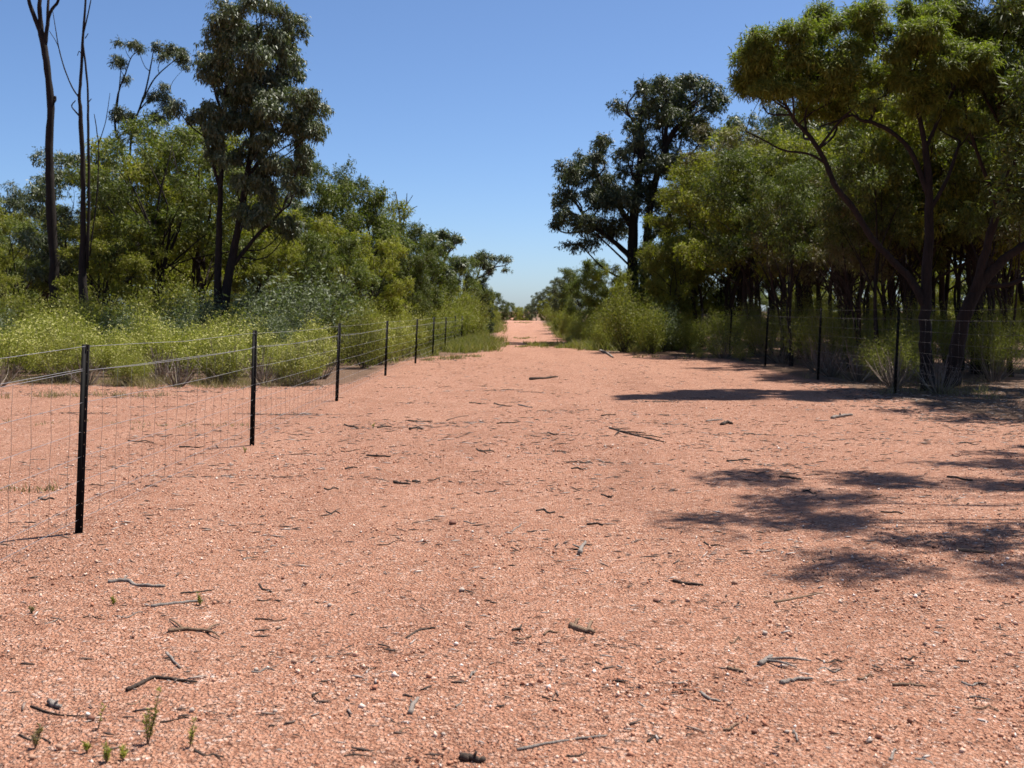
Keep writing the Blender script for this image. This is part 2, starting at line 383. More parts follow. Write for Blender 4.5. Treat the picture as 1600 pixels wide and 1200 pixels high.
lp = [(-2.95, 2.9)]+[((x-800)/F*(F*HC/(yb-HY)), F*HC/(yb-HY)) for x, yb in ((124, 836), (394, 697), (526, 626), (602, 587), (649, 568), (676, 557), (695, 549.5))]
lp += [(-2.42, 47.0), (-2.36, 52.0), (-2.3, 57.0), (-2.25, 62.0)]
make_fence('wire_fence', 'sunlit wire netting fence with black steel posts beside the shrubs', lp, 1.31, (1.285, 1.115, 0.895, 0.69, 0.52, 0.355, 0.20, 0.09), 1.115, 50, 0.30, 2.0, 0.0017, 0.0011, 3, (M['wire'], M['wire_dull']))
rp = [(7.2, 10.4), (7.15, 15.6), (7.14, 20.9), (6.85, 25.1), (7.05, 31.2), (7.25, 37.4), (7.05, 41.9), (7.05, 47.0)]
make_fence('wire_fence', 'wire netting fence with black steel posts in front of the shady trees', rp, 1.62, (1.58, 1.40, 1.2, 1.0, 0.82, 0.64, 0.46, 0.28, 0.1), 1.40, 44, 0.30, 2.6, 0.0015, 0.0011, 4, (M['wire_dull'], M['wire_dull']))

# ------------------------------------------------------------------ trees
def foliage(rng, clumps, n_leaf, L, Wd, droop, up_bias=0.0, sub=7, coh=0.8):
    """leaves on the skin of the sub-clumps of each clump; returns verts, quads and sub-clump centres"""
    vol = np.array([c[3]*c[4]*c[5] for c in clumps])**(2/3.0); share = vol/vol.sum()
    CC = []; DD = []; NN = []; subs = []
    for c, s in zip(clumps, share):
        ctr = np.array(c[:3]); r = np.array(c[3:6])
        k = max(3, int(sub*rng.uniform(0.8, 1.3)))
        sd = rand_dirs(rng, k); sd[:, 2] = sd[:, 2]*0.75+0.2
        sc = ctr+sd*r*rng.uniform(0.45, 0.85, (k, 1)); sr = r*rng.uniform(0.32, 0.56, (k, 1))
        subs.append((ctr, sc))
        n = max(20, int(n_leaf*s)); nsp = max(4, n//7)
        which = rng.integers(0, k, nsp)
        dirs = rng.normal(size=(nsp, 3)); dirs[:, 2] += 0.55; dirs = unit(dirs)
        rad = rng.uniform(0.0, 1.0, (nsp, 1))**0.36*rng.uniform(0.75, 1.1, (nsp, 1))*np.where(rng.uniform(0, 1, (nsp, 1)) < 0.25, rng.uniform(1.1, 1.6, (nsp, 1)), 1.0)
        P = sc[which]+dirs*sr[which]*rad
        P[:, 2] -= droop*0.25*np.abs(rng.normal(size=nsp))*sr[which][:, 2]
        sdirn = unit(dirs*0.7+np.array([0, 0, up_bias-droop])+rng.normal(0, 0.35, (nsp, 3)))
        m = 7
        t = rng.uniform(-0.6, 1.0, (nsp, m, 1))*L*0.9
        C = P[:, None]+sdirn[:, None]*t+rng.normal(0, L*0.24, (nsp, m, 3))
        D = unit(sdirn[:, None]*0.6+rng.normal(0, 0.55, (nsp, m, 3))+np.array([0, 0, -droop]))
        N = coh*(dirs[:, None]+np.array([0, 0, 0.35]))+rng.normal(0, 0.55, (nsp, m, 3))
        CC.append(C.reshape(-1, 3)); DD.append(D.reshape(-1, 3)); NN.append(N.reshape(-1, 3))
    C = np.concatenate(CC); D = np.concatenate(DD); N = np.concatenate(NN); n = len(C)
    V, Q = leaf_quads(C, D, N, L*rng.uniform(0.65, 1.3, n), Wd*rng.uniform(0.7, 1.3, n))
    return V, Q, subs

def tree_meshes(name, seed, stems, clumps, n_leaf, L, Wd, droop, leaf, bark, up=0.0, sub=7, twigs=2, limb_r=0.03):
    """stems: lists of (x,y,z,r) from base up; clumps: (x,y,z,rx,ry,rz). Returns trunk mesh and crown mesh (local)"""
    rng = np.random.default_rng(seed)
    T = Tubes(); nodes = []
    for s in stems:
        P = smooth_path(s, max(6, len(s)*4)); P[:, :3] += rng.normal(0, 1, (len(P), 3))*P[:, 3:4]*0.07
        T.add(P[:, :3], np.maximum(P[:, 3], 0.004), 9 if P[0, 3] > 0.05 else 6, True, 0.10, rng)
        nodes.append(P)
    nodes = np.concatenate(nodes)
    cm = None
    if clumps:
        V, Q, subs = foliage(rng, clumps, n_leaf, L, Wd, droop, up, sub)
        cm = mesh('crown', V, Q, None, leaf)
        for ctr, sc in subs:
            dv = nodes[:, :3]-ctr; dist = np.linalg.norm(dv, axis=1)+1.6*np.maximum(0, dv[:, 2]+0.2+0.45*np.linalg.norm(dv[:, :2], axis=1))
            a = nodes[np.argmin(dist)]
            r0 = min(a[3]*0.7, limb_r)
            if np.linalg.norm(a[:3]-ctr) > 0.15:
                mid = (a[:3]+ctr)/2+rng.normal(0, 0.10, 3)*np.linalg.norm(a[:3]-ctr)-np.array([0, 0, 0.05])
                P = smooth_path([(*a[:3], r0), (*mid, r0*0.75), (*ctr, r0*0.5)], 7); T.add(P[:, :3], P[:, 3], 5, False)
            for q in sc:
                mid = (ctr+q)/2+rng.normal(0, 0.12, 3)*np.linalg.norm(q-ctr)
                P = smooth_path([(*ctr, r0*0.45), (*mid, r0*0.33), (*q, r0*0.2)], 4); T.add(P[:, :3], P[:, 3], 4, False)
                for _ in range(twigs):
                    e = q+(q-ctr)*rng.uniform(0.2, 0.7)+rng.normal(0, 0.25, 3)*np.linalg.norm(q-ctr)
                    T.add(np.stack([q, (q+e)/2+rng.normal(0, 0.02, 3), e]), [r0*0.2, r0*0.14, 0.002], 3, False)
    return T.mesh('trunk', bark), cm

TREES = []
def plant(name, tm, cm, loc, label, cat='tree', group=None, rot=0.0, s=(1, 1, 1), parts=('trunk', 'crown')):
    r = empty(name, loc); r.rotation_euler = (0, 0, rot); r.scale = s
    tag(r, label, cat, group)
    if tm: obj(parts[0], tm, r)
    if cm: obj(parts[1], cm, r)
    return r

def hero(name, label, d, bx, stems, clumps, n_leaf, L, Wd, droop, leaf, bark, seed, depth=1.0, dup=1.7, by=None, up=0.0, sub=7, twigs=2, limb_r=0.04, group=None, cat='tree', fat=1.0):
    """a tree whose limbs and leaf masses are read off the photograph at the trunk's distance d;
    masses also go in front of and behind the trunk so that the crown is round"""
    rng = np.random.default_rng(seed)
    X = (bx-800)/F*d; base = np.array([X, d, float(gz(X, d))-0.05])
    S = []
    for st in stems:
        row = []
        off = 0.0; slope = rng.uniform(-0.25, 0.25)
        for k, p in enumerate(st):
            y = p[1]; q = PX(p[0], y, d)-base
            do = p[3] if len(p) > 3 else 0.0
            row.append((q[0], do, max(q[2], -0.05), p[2]/F*d/2))
        S.append(row)
    Cs = []
    if clumps:
        cx = [c[0] for c in clumps]; mid = (min(cx)+max(cx))/2; hw = (max(cx)-min(cx))/2+40
        for c in clumps:
            q = PX(c[0], c[1], d)-base; rx = c[2]/F*d; rz = c[3]/F*d
            u = (c[0]-mid)/hw; span = hw/F*d*math.sqrt(max(0.05, 1-u*u))*0.75*depth
            k = 1+(rng.uniform() < dup-1)+(1 if dup >= 2 else 0)
            offs = rng.uniform(-1, 1, k)*span
            for o in offs:
                Cs.append((q[0]+rng.normal(0, 0.15*rx), o, q[2]-abs(o)*0.12, rx*fat, (rx+rz)/2*fat, rz*fat))
    tm, cm = tree_meshes(name, seed, S, Cs, n_leaf, L, Wd, droop, leaf, bark, up, sub, twigs, limb_r)
    return plant(name, tm, cm, base, label, cat, group)

# --- trees read off the photograph
hero('bare_tree', 'tall bare black trunk forking high above the shrubs', 36, 86,
     [[(86, 560, 17), (85, 430, 15), (78, 300, 14), (77, 230, 12), (79, 165, 11), (73, 100, 10), (66, 60, 10), (60, 40, 8), (48, 10, 6), (30, -60, 4)],
      [(68, 75, 8), (63, 30, 7), (63, -10, 6), (66, -90, 3, .6)], [(70, 70, 7), (74, 40, 6), (78, 20, 5), (92, -2, 4), (110, -40, 2, -.5)],
      [(74, 45, 4), (75, 10, 4), (72, -60, 2, .4)], [(82, 160, 7), (86, 156, 5), (86, 150, 3)]],
     [(96, -6, 14, 10), (30, -75, 35, 25), (66, -110, 40, 25), (110, -55, 30, 22)], 2600, 0.11, 0.024, 0.5, M['euc'], M['bark_black'], 21, sub=4, limb_r=0.015)
hero('bare_tree', 'dead leafless tree with twin spindly stems and broken twigs', 32, 131,
     [[(131, 570, 17.16), (130, 465, 14.82), (129, 400, 10.14), (130, 300, 7.80), (127, 210, 7.02), (126, 175, 6.24), (124, 150, 4.68), (127, 110, 4.68), (130, 50, 3.90), (134, -5, 3.12), (136, -60, 1.56)],
      [(136, 420, 5.46), (139, 300, 4.68), (138, 200, 3.90), (137, 140, 3.12), (133, 95, 3.12), (130, 60, 2.34), (138, 20, 1.95), (146, -20, 1.17)],
      [(123, 152, 2.73), (112, 135, 2.34), (100, 105, 2.03), (92, 75, 1.72), (86, 40, 1.25), (82, 15, 0.94)], [(97, 95, 1.56), (90, 70, 1.25), (77, 48, 0.94)],
      [(125, 182, 3.12), (116, 172, 2.34), (112, 165, 1.87), (118, 157, 1.56)], [(130, 90, 1.56), (124, 80, 1.17), (121, 87, 0.94)], [(133, 60, 1.56), (138, 52, 1.09)],
      [(138, 160, 1.56), (143, 154, 1.09)], [(154, 225, 1.72), (150, 195, 1.56), (147, 178, 1.01)], [(154, 225, 1.56), (165, 190, 1.25), (172, 145, 0.78)], [(140, 400, 2.34), (152, 300, 2.18), (154, 225, 1.79)]],
     None, 0, 0, 0, 0, None, M['bark_black'], 22)
hero('airy_eucalypt', 'thin airy eucalypt with sparse leaf tufts on long bare branches', 44, 190,
     [[(205, 540, 6.1), (200, 400, 5.4), (195, 260, 4.1), (180, 200, 3.4), (184, 150, 2.7), (196, 115, 2.0), (205, 90, 1.6), (215, 80, 1.1)],
      [(200, 330, 4.1), (205, 215, 3.4), (218, 170, 3.0), (228, 140, 2.7), (236, 100, 2.0), (240, 78, 1.4)], [(222, 160, 2.7), (240, 125, 2.3), (262, 103, 1.8), (280, 90, 1.4)],
      [(215, 175, 2.3), (235, 155, 2.0), (262, 150, 1.4), (270, 165, 1.1)], [(181, 190, 2.0), (188, 120, 1.6), (190, 85, 1.2)]],
     [(200, 72, 11, 8), (212, 76, 10, 8), (190, 98, 8, 9), (193, 120, 6, 8), (243, 72, 10, 8), (228, 78, 8, 8), (262, 76, 11, 9), (277, 76, 10, 10), (286, 92, 10, 9), (262, 92, 10, 6), (252, 130, 11, 8), (235, 152, 12, 9), (262, 160, 14, 13), (272, 178, 9, 12), (195, 180, 14, 12), (210, 195, 12, 10), (180, 185, 8, 8), (240, 185, 12, 10), (290, 98, 6, 5)],
     10500, 0.13, 0.034, 0.5, M['euc'], M['bark_black'], 23, depth=0.5, dup=1.4, fat=1.25, sub=4, limb_r=0.02)
hero('tall_eucalypt', 'tallest grey-green eucalypt with two dark stems and drooping leaves', 33, 345,
     [[(340, 575, 15), (340, 465, 12), (343, 340, 9), (347, 240, 7), (352, 150, 5), (362, 80, 3.5), (368, 40, 2)],
      [(350, 575, 19), (352, 470, 16), (368, 380, 12), (382, 300, 10), (392, 230, 8), (398, 150, 5.5), (402, 80, 3.5), (408, 30, 2)],
      [(386, 280, 8), (420, 230, 6), (450, 190, 5), (475, 160, 3)], [(395, 190, 6), (425, 130, 5), (440, 80, 3)], [(345, 300, 6), (325, 230, 5), (310, 180, 3)], [(350, 190, 5), (335, 140, 4), (328, 105, 2.5)],
      [(360, 420, 7), (400, 370, 6), (440, 330, 4)]],
     [(355, 30, 26, 22), (380, 25, 24, 18), (415, 14, 24, 14), (450, 22, 20, 16), (455, 55, 20, 26), (420, 55, 28, 26), (380, 62, 28, 26), (345, 70, 26, 24), (325, 95, 20, 18), (450, 95, 22, 22), (410, 100, 26, 22), (370, 105, 26, 20), (335, 115, 18, 14), (355, 150, 24, 16), (395, 148, 24, 18), (440, 140, 22, 18), (470, 150, 24, 18), (310, 160, 20, 18), (290, 172, 14, 14), (345, 180, 22, 16), (490, 175, 20, 22), (450, 185, 28, 20), (410, 190, 24, 18), (375, 195, 24, 18), (495, 205, 14, 18), (465, 220, 24, 20), (430, 225, 24, 18), (390, 235, 24, 18), (360, 245, 22, 20), (450, 255, 24, 16), (420, 265, 24, 18), (475, 245, 12, 12), (365, 45, 26, 22), (400, 45, 26, 22), (435, 80, 26, 24), (395, 80, 26, 24), (350, 120, 24, 22), (425, 120, 26, 24), (385, 125, 26, 24), (370, 170, 26, 22), (420, 165, 26, 22), (470, 195, 26, 24), (345, 215, 22, 22), (385, 285, 26, 20), (430, 300, 28, 20), (460, 285, 14, 14), (400, 330, 30, 20), (440, 345, 24, 18), (375, 330, 16, 16)],
     80000, 0.13, 0.036, 0.75, M['euc'], M['bark_black'], 24, depth=0.7, dup=1.7, fat=1.15, sub=6, limb_r=0.025)
hero('dark_tree', 'tall dark broad-crowned tree with heavy black trunks beside the narrow track', 54, 992,
     [[(988, 560, 21), (988, 430, 18), (990, 350, 15), (998, 280, 12), (1003, 225, 11), (1000, 190, 8), (1008, 150, 5)],
      [(1004, 560, 17), (1008, 430, 14), (1014, 340, 12), (1030, 260, 10), (1050, 210, 9), (1075, 180, 6), (1090, 150, 4)],
      [(990, 360, 11), (965, 320, 8), (945, 300, 6), (925, 260, 4)], [(1035, 250, 8), (1042, 190, 6), (1040, 130, 4)], [(985, 400, 9), (950, 370, 7), (915, 340, 5), (890, 300, 3)], [(1012, 380, 8), (1045, 340, 6), (1075, 300, 4)]],
     [(1040, 118, 22, 14), (1065, 130, 24, 18), (1090, 125, 20, 14), (1025, 140, 20, 16), (1055, 160, 28, 18), (1095, 155, 22, 18), (1110, 165, 18, 18), (985, 150, 20, 14), (968, 165, 12, 10), (1000, 170, 22, 16), (1030, 185, 26, 18), (1075, 190, 28, 20), (990, 205, 18, 16), (1010, 225, 22, 18), (1050, 225, 28, 18), (1095, 215, 20, 20), (985, 225, 12, 10), (940, 225, 14, 12), (935, 245, 20, 16), (970, 245, 20, 14), (885, 262, 16, 14), (905, 255, 14, 14), (910, 280, 22, 18), (950, 275, 28, 18), (990, 265, 26, 20), (1030, 265, 30, 20), (1075, 260, 26, 22), (890, 300, 20, 16), (930, 310, 28, 20), (975, 310, 30, 24), (1020, 310, 30, 24), (1065, 310, 26, 22), (870, 315, 8, 7), (880, 335, 16, 16), (915, 350, 26, 18), (960, 355, 30, 22), (1030, 355, 26, 20), (872, 342, 10, 8), (900, 380, 24, 16)],
     76000, 0.16, 0.050, 0.45, M['euc_dark'], M['bark_black'], 25, depth=0.8, dup=1.9, fat=1.25, sub=6, limb_r=0.06)
hero('leaning_acacia', 'forked acacia whose long bare limb leans out over the gravel', 21.8, 1449,
     [[(1449, 615, 23.4), (1447, 560, 19.5), (1446, 500, 17.9), (1447, 440, 16.4), (1452, 340, 13.3), (1449, 260, 10.9), (1440, 200, 7.8), (1425, 130, 5.5), (1420, 80, 3.1)],
      [(1446, 480, 13.3), (1425, 440, 11.7), (1395, 408, 10.9), (1362, 372, 10.1), (1335, 328, 9.4), (1305, 290, 8.6), (1288, 250, 7.8), (1268, 217, 7.0), (1243, 190, 5.9), (1226, 160, 3.9), (1210, 120, 2.3)],
      [(1452, 310, 8.6), (1425, 240, 7.8), (1395, 208, 7.0), (1365, 192, 6.2), (1345, 188, 5.1), (1332, 180, 3.9), (1305, 190, 2.7), (1280, 198, 2.0)], [(1358, 190, 4.7), (1367, 172, 4.3), (1367, 158, 3.5), (1385, 148, 2.7), (1386, 140, 2.3)],
      [(1290, 255, 4.7), (1262, 240, 3.9), (1225, 235, 3.5), (1195, 220, 2.7), (1165, 205, 2.0)], [(1262, 212, 3.9), (1258, 180, 3.1), (1275, 140, 2.3)], [(1246, 195, 3.1), (1270, 175, 2.7), (1300, 160, 1.9)],
      [(1445, 235, 6.2), (1470, 180, 4.7), (1500, 120, 3.1)], [(1452, 330, 7.0), (1480, 280, 5.5), (1500, 220, 3.9)]],
     [(1172, 95, 26, 24), (1200, 75, 30, 24), (1240, 62, 34, 22), (1275, 75, 32, 26), (1310, 95, 26, 28), (1170, 125, 22, 18), (1205, 115, 32, 24), (1250, 105, 34, 26), (1290, 120, 32, 24), (1325, 140, 22, 22), (1230, 145, 30, 14), (1285, 150, 30, 14), (1190, 140, 18, 12), (1330, 165, 16, 12), (1300, 20, 30, 22), (1340, 30, 28, 24), (1290, 45, 20, 14), (1385, 95, 24, 22), (1415, 70, 34, 28), (1450, 110, 34, 26), (1400, 130, 26, 20), (1500, 90, 34, 28), (1375, 40, 24, 22), (1440, 25, 34, 28), (1485, 172, 24, 14), (1512, 192, 18, 12), (1440, 160, 24, 18)],
     116000, 0.115, 0.020, 0.35, M['acacia_near'], M['bark_black'], 26, depth=0.65, dup=1.8, fat=1.12, sub=8, limb_r=0.03, up=0.25)
hero('spreading_acacia', 'thick-based acacia with reddish trunk sweeping away from its forked neighbour', 22.5, 1488,
     [[(1486, 605, 32.8), (1490, 575, 25.4), (1500, 520, 22.1), (1514, 475, 19.7), (1540, 435, 17.2), (1575, 400, 13.9), (1625, 370, 11.5), (1690, 330, 8.2), (1740, 260, 4.9)],
      [(1520, 465, 14.8), (1535, 410, 13.1), (1552, 350, 12.3), (1575, 290, 10.7), (1570, 220, 9.0), (1560, 150, 6.6), (1562, 90, 4.1)], [(1572, 280, 7.4), (1600, 220, 6.6), (1610, 150, 4.9), (1620, 80, 3.3)],
      [(1530, 445, 9.0), (1575, 445, 7.4), (1620, 425, 5.7), (1670, 400, 3.3)], [(1560, 330, 6.6), (1535, 260, 5.7), (1515, 200, 4.9), (1500, 130, 3.3), (1480, 70, 2.5)], [(1565, 200, 4.9), (1530, 130, 3.7), (1515, 60, 2.5)]],
     [(1480, 30, 40, 26), (1530, 20, 40, 28), (1580, 25, 40, 28), (1630, 40, 40, 30), (1550, 70, 36, 26), (1600, 90, 38, 30), (1500, 120, 30, 24), (1545, 130, 32, 24), (1595, 150, 36, 28), (1650, 130, 40, 34), (1570, 200, 32, 26), (1620, 220, 38, 30), (1525, 190, 26, 20), (1690, 230, 40, 34), (1600, 290, 34, 24), (1660, 320, 40, 28), (1740, 250, 40, 34), (1480, -30, 44, 30), (1560, -40, 50, 34), (1640, -20, 46, 34)],
     100000, 0.12, 0.022, 0.35, M['acacia_dark'], M['bark_brown'], 27, depth=0.7, dup=1.7, fat=1.25, sub=8, limb_r=0.03, up=0.2)
hero('airy_eucalypt', 'small flat-topped eucalypt rising behind the far end of the sunny fence', 66, 688,
     [[(690, 520, 7), (688, 450, 6), (690, 420, 5), (700, 395, 3.4), (712, 380, 2)], [(688, 440, 4.5), (680, 405, 3.4), (676, 380, 2)], [(690, 420, 3), (684, 395, 2.4), (695, 375, 1.5)]],
     [(676, 370, 12, 8), (692, 366, 12, 6), (712, 372, 10, 6), (703, 381, 10, 5), (685, 392, 14, 6), (672, 390, 9, 7), (676, 420, 14, 10), (716, 412, 13, 10), (705, 425, 13, 10)], 9000, 0.2, 0.06, 0.3, M['euc'], M['bark_grey'], 28, depth=0.8, dup=1.6, sub=5)
hero('airy_eucalypt', 'lopsided eucalypt with an airy branch reaching over the narrow track', 74, 722,
     [[(722, 525, 7), (722, 470, 6), (730, 448, 5), (745, 436, 4), (760, 428, 3), (772, 418, 2.2), (790, 415, 1.5)], [(745, 436, 3), (752, 412, 2.2), (756, 398, 1.4)], [(765, 425, 2), (780, 408, 1.6), (788, 400, 1)]],
     [(755, 398, 9, 5), (748, 408, 9, 6), (762, 412, 12, 7), (768, 404, 8, 4), (786, 400, 9, 4), (793, 406, 5, 4), (790, 420, 6, 3), (742, 405, 5, 4), (765, 420, 9, 4)], 4200, 0.2, 0.05, 0.3, M['euc'], M['bark_grey'], 29, depth=0.7, dup=1.3, sub=4, limb_r=0.025)
hero('bare_tree', 'dead grey branch tips poking above the dark trees behind the sunny fence', 52, 626,
     [[(626, 540, 6), (626, 400, 5), (625, 345, 3), (618, 300, 1.6)], [(625, 350, 2.2), (634, 320, 1.8), (636, 302, 1.1)], [(626, 355, 2.2), (640, 330, 1.6), (652, 322, 1)], [(622, 325, 1.4), (613, 310, 1)], [(632, 326, 1.3), (645, 305, 0.9)]],
     None, 0, 0, 0, 0, None, M['bark_grey'], 30)

# --- kinds of tree that repeat
def gen_kind(seed, H, spread, base_frac, n_stem, n_clump, cl_r, n_leaf, L, Wd, droop, leaf, bark, flat=1.0, up=0.1, stem_r=0.09, sub=7, cone=False, lean=0.25):
    rng = np.random.default_rng(seed); stems = []; clumps = []
    for i in range(n_stem):
        a = rng.uniform(0, 2*np.pi); l = rng.uniform(0.3, 1.0)*lean*H*0.5; r0 = stem_r*rng.uniform(0.7, 1.1)
        ht = H*rng.uniform(0.72, 0.92)
        b = rng.normal(0, 0.06, 2)*(n_stem > 1)
        e = np.array([math.cos(a)*l, math.sin(a)*l]); w = rng.normal(0, 0.035*H, (3, 2))
        stems.append([(b[0], b[1], -0.15, r0*1.3), (b[0]+e[0]*.12, b[1]+e[1]*.12, ht*.12, r0), (b[0]+e[0]*.4+w[0, 0]*.5, b[1]+e[1]*.4+w[0, 1]*.5, ht*.4, r0*.8),
                      (b[0]+e[0]*.75+w[1, 0], b[1]+e[1]*.75+w[1, 1], ht*.7, r0*.5), (b[0]+e[0]+w[2, 0], b[1]+e[1]+w[2, 1], ht, r0*.18)])
        for j in range(3):
            a2 = a+rng.uniform(-1.8, 1.8); z0 = ht*rng.uniform(0.35, 0.6); t = z0/ht
            p0 = np.array([e[0]*t, e[1]*t, z0]); ln = spread*rng.uniform(0.5, 0.9)
            p1 = p0+np.array([math.cos(a2)*ln*.5, math.sin(a2)*ln*.5, H*.14]); p2 = p0+np.array([math.cos(a2)*ln, math.sin(a2)*ln, H*.26])
            stems.append([(*p0, r0*.45), (*p1, r0*.3), (*p2, r0*.12)])
    for i in range(n_clump):
        z = base_frac+(1-base_frac)*((i+0.5)/n_clump)
        t = (z-base_frac)/(1-base_frac)
        prof = (1-t)**0.8+0.06 if cone else math.sqrt(max(0.06, 1-abs(2*t-0.8)**2.2/1.5**2.2))*flat
        a = i*2.399+rng.uniform(-.5, .5); q = spread*prof*(1.0 if not cone else 0.75)*math.sqrt(rng.uniform(0.12, 1))
        r = cl_r*rng.uniform(0.75, 1.25)*(1 if not cone else 0.4+0.6*(1-t))
        clumps.append((math.cos(a)*q, math.sin(a)*q, H*z-r*0.45, r, r, r*rng.uniform(0.6, 0.85)))
    tm, cm = tree_meshes('t', seed, stems, clumps, n_leaf, L, Wd, droop, leaf, bark, up, sub, 1, stem_r*0.35)
    zs = np.empty(len(cm.vertices)*3, np.float32); cm.vertices.foreach_get('co', zs); top = float(np.percentile(zs[2::3], 99.7))
    return tm, cm, top

K = {}
K['A1'] = gen_kind(101, 7.0, 2.4, 0.46, 3, 22, 0.76, 25000, 0.14, 0.034, 0.25, M['acacia'], M['bark_brown'], up=0.3)
K['A2'] = gen_kind(102, 7.0, 2.1, 0.40, 2, 20, 0.74, 23000, 0.14, 0.034, 0.25, M['acacia'], M['bark_brown'], up=0.3)
K['A3'] = gen_kind(103, 7.0, 2.6, 0.48, 4, 22, 0.76, 25000, 0.14, 0.034, 0.25, M['acacia_dark'], M['bark_black'], up=0.3)
K['D1'] = gen_kind(104, 6.5, 2.4, 0.06, 3, 34, 0.78, 31000, 0.15, 0.042, 0.35, M['acacia_dark'], M['bark_black'], up=0.25)
K['D2'] = gen_kind(105, 6.5, 2.1, 0.04, 3, 32, 0.74, 29000, 0.15, 0.040, 0.35, M['acacia'], M['bark_black'], up=0.25)
K['E1'] = gen_kind(106, 9.0, 2.3, 0.38, 2, 28, 0.85, 28000, 0.15, 0.044, 0.6, M['euc'], M['bark_black'], stem_r=0.12)
K['E2'] = gen_kind(107, 9.0, 2.6, 0.34, 3, 32, 0.88, 30000, 0.15, 0.044, 0.55, M['euc_dark'], M['bark_black'], stem_r=0.11)
K['B1'] = gen_kind(108, 7.5, 1.7, 0.60, 2, 15, 0.78, 12000, 0.14, 0.036, 0.35, M['acacia_dark'], M['bark_black'], stem_r=0.07, lean=0.15)
K['B2'] = gen_kind(109, 7.0, 1.8, 0.52, 3, 14, 0.65, 7500, 0.13, 0.028, 0.4, M['brownleaf'], M['bark_brown'], stem_r=0.055, lean=0.3)
K['C1'] = gen_kind(110, 4.6, 0.95, 0.05, 1, 30, 0.42, 14000, 0.13, 0.030, -0.1, M['pine'], M['bark_black'], stem_r=0.08, cone=True, lean=0.02)
KN = {'A': 'acacia_tree', 'D': 'bushy_tree', 'E': 'eucalypt_tree', 'B': 'slender_tree', 'C': 'cypress_pine'}

def put(kind, x, d, top, label, group, seed, wide=1.0):
    tm, cm, H = K[kind]; rng = random.Random(seed)
    X = (x-800)/F*d; z0 = float(gz(X, d)); h = HC+(HY-top)/F*d-z0; s = h/H
    return plant(KN[kind[0]], tm, cm, (X, d, z0), label, KN[kind[0]].split('_')[1] if kind[0] != 'E' else 'tree', group, rng.uniform(0, 6.28), (s*wide, s*wide, s))

n = 0
GL = 'trees behind the sunny fence'
LBL = {'A': 'rounded green acacia in the thicket behind the flowering shrubs', 'D': 'dense bushy dark-green tree crowding up to the sunny fence line',
       'E': 'grey-green eucalypt in the thicket behind the flowering shrubs', 'B': 'slender bare-stemmed sapling behind the flowering shrubs'}
for kind, x, d, top, w in [
    ('E2', 10, 50, 290, 1.0), ('A1', 62, 47, 322, 1.0), ('A2', -60, 46, 300, 1.1), ('E1', 125, 41, 240, 1.1), ('A3', 250, 38, 192, 0.95), ('A2', 195, 42, 222, 1.0), ('A1', 318, 41, 193, 1.0),
    ('A3', 30, 42, 345, 1.0), ('A1', 170, 36, 330, 1.0), ('D2', 290, 46, 340, 1.1), ('A2', 415, 44, 320, 1.1), ('D2', 100, 52, 350, 1.2), ('A2', 230, 52, 300, 1.2), ('A1', 380, 55, 300, 1.2),
    ('A1', -30, 36, 385, 1.0), ('A1', 440, 37, 375, 0.9), ('A3', 500, 44, 246, 0.8), ('E1', 270, 50, 260, 1.0), ('E1', 440, 50, 290, 0.9)]:
    n += 1; z = 0 if x < 160 else 1 if x < 335 else 2
    where = ('behind the two bare trees', 'between the bare trees and the tallest eucalypt', 'around the foot of the tallest eucalypt')[z]
    put(kind, x, d, top, {'A': 'rounded green acacia ', 'D': 'low dense bushy tree ', 'E': 'drooping grey-green eucalypt '}[kind[0]]+where, {'A': 'acacias ', 'D': 'bushy trees ', 'E': 'eucalypts '}[kind[0]]+where, n, w)
for kind, x, d, top, w in [('D1', 552, 43, 288, 0.85), ('D2', 590, 47, 318, 0.85), ('D1', 628, 46, 345, 0.8), ('D1', 520, 36, 365, 0.85), ('D2', 588, 39, 365, 0.8), ('D1', 640, 42, 395, 0.7), ('D2', 480, 38, 330, 0.8), ('D1', 668, 56, 372, 0.7)]:
    n += 1; put(kind, x, d, top, LBL['D'], GL+' (bushy)', n, w)
GF = 'distant trees along the narrow track'
for kind, x, d, top in [('D2', 700, 66, 420), ('D1', 718, 70, 400), ('D2', 738, 78, 432), ('D1', 775, 96, 457), ('D2', 764, 88, 462), ('D1', 752, 84, 452), ('D1', 797, 128, 473), ('D2', 806, 150, 478), ('D1', 788, 120, 476), ('D2', 818, 205, 481), ('E1', 829, 190, 474), ('E1', 838, 160, 462), ('E2', 848, 150, 454), ('E1', 860, 130, 448), ('D2', 866, 104, 458), ('E1', 874, 100, 436), ('D2', 882, 84, 452), ('E2', 890, 78, 428), ('D1', 905, 72, 420), ('D2', 850, 128, 468), ('D1', 825, 230, 478), ('D2', 812, 240, 480)]:
    n += 1; put(kind, x, d, top, 'distant leafy tree lining the narrow part of the track', GF, n, 0.95)
for kind, x, d, top in [('D2', -40, 62, 400), ('D1', 40, 66, 405), ('D2', 110, 62, 400), ('D1', 175, 68, 410), ('D2', 240, 64, 400), ('D1', 310, 66, 405), ('D2', 375, 62, 400), ('D1', 440, 66, 400), ('D2', 500, 64, 395), ('D1', 140, 78, 420), ('D2', 345, 80, 420), ('D1', 10, 80, 420), ('D2', 560, 62, 395), ('D1', 615, 62, 400)]:
    n += 1; put(kind, x, d, top, 'distant low leafy tree deep behind the thicket of the sunny fence', 'far low trees behind the thicket', n, 1.35)
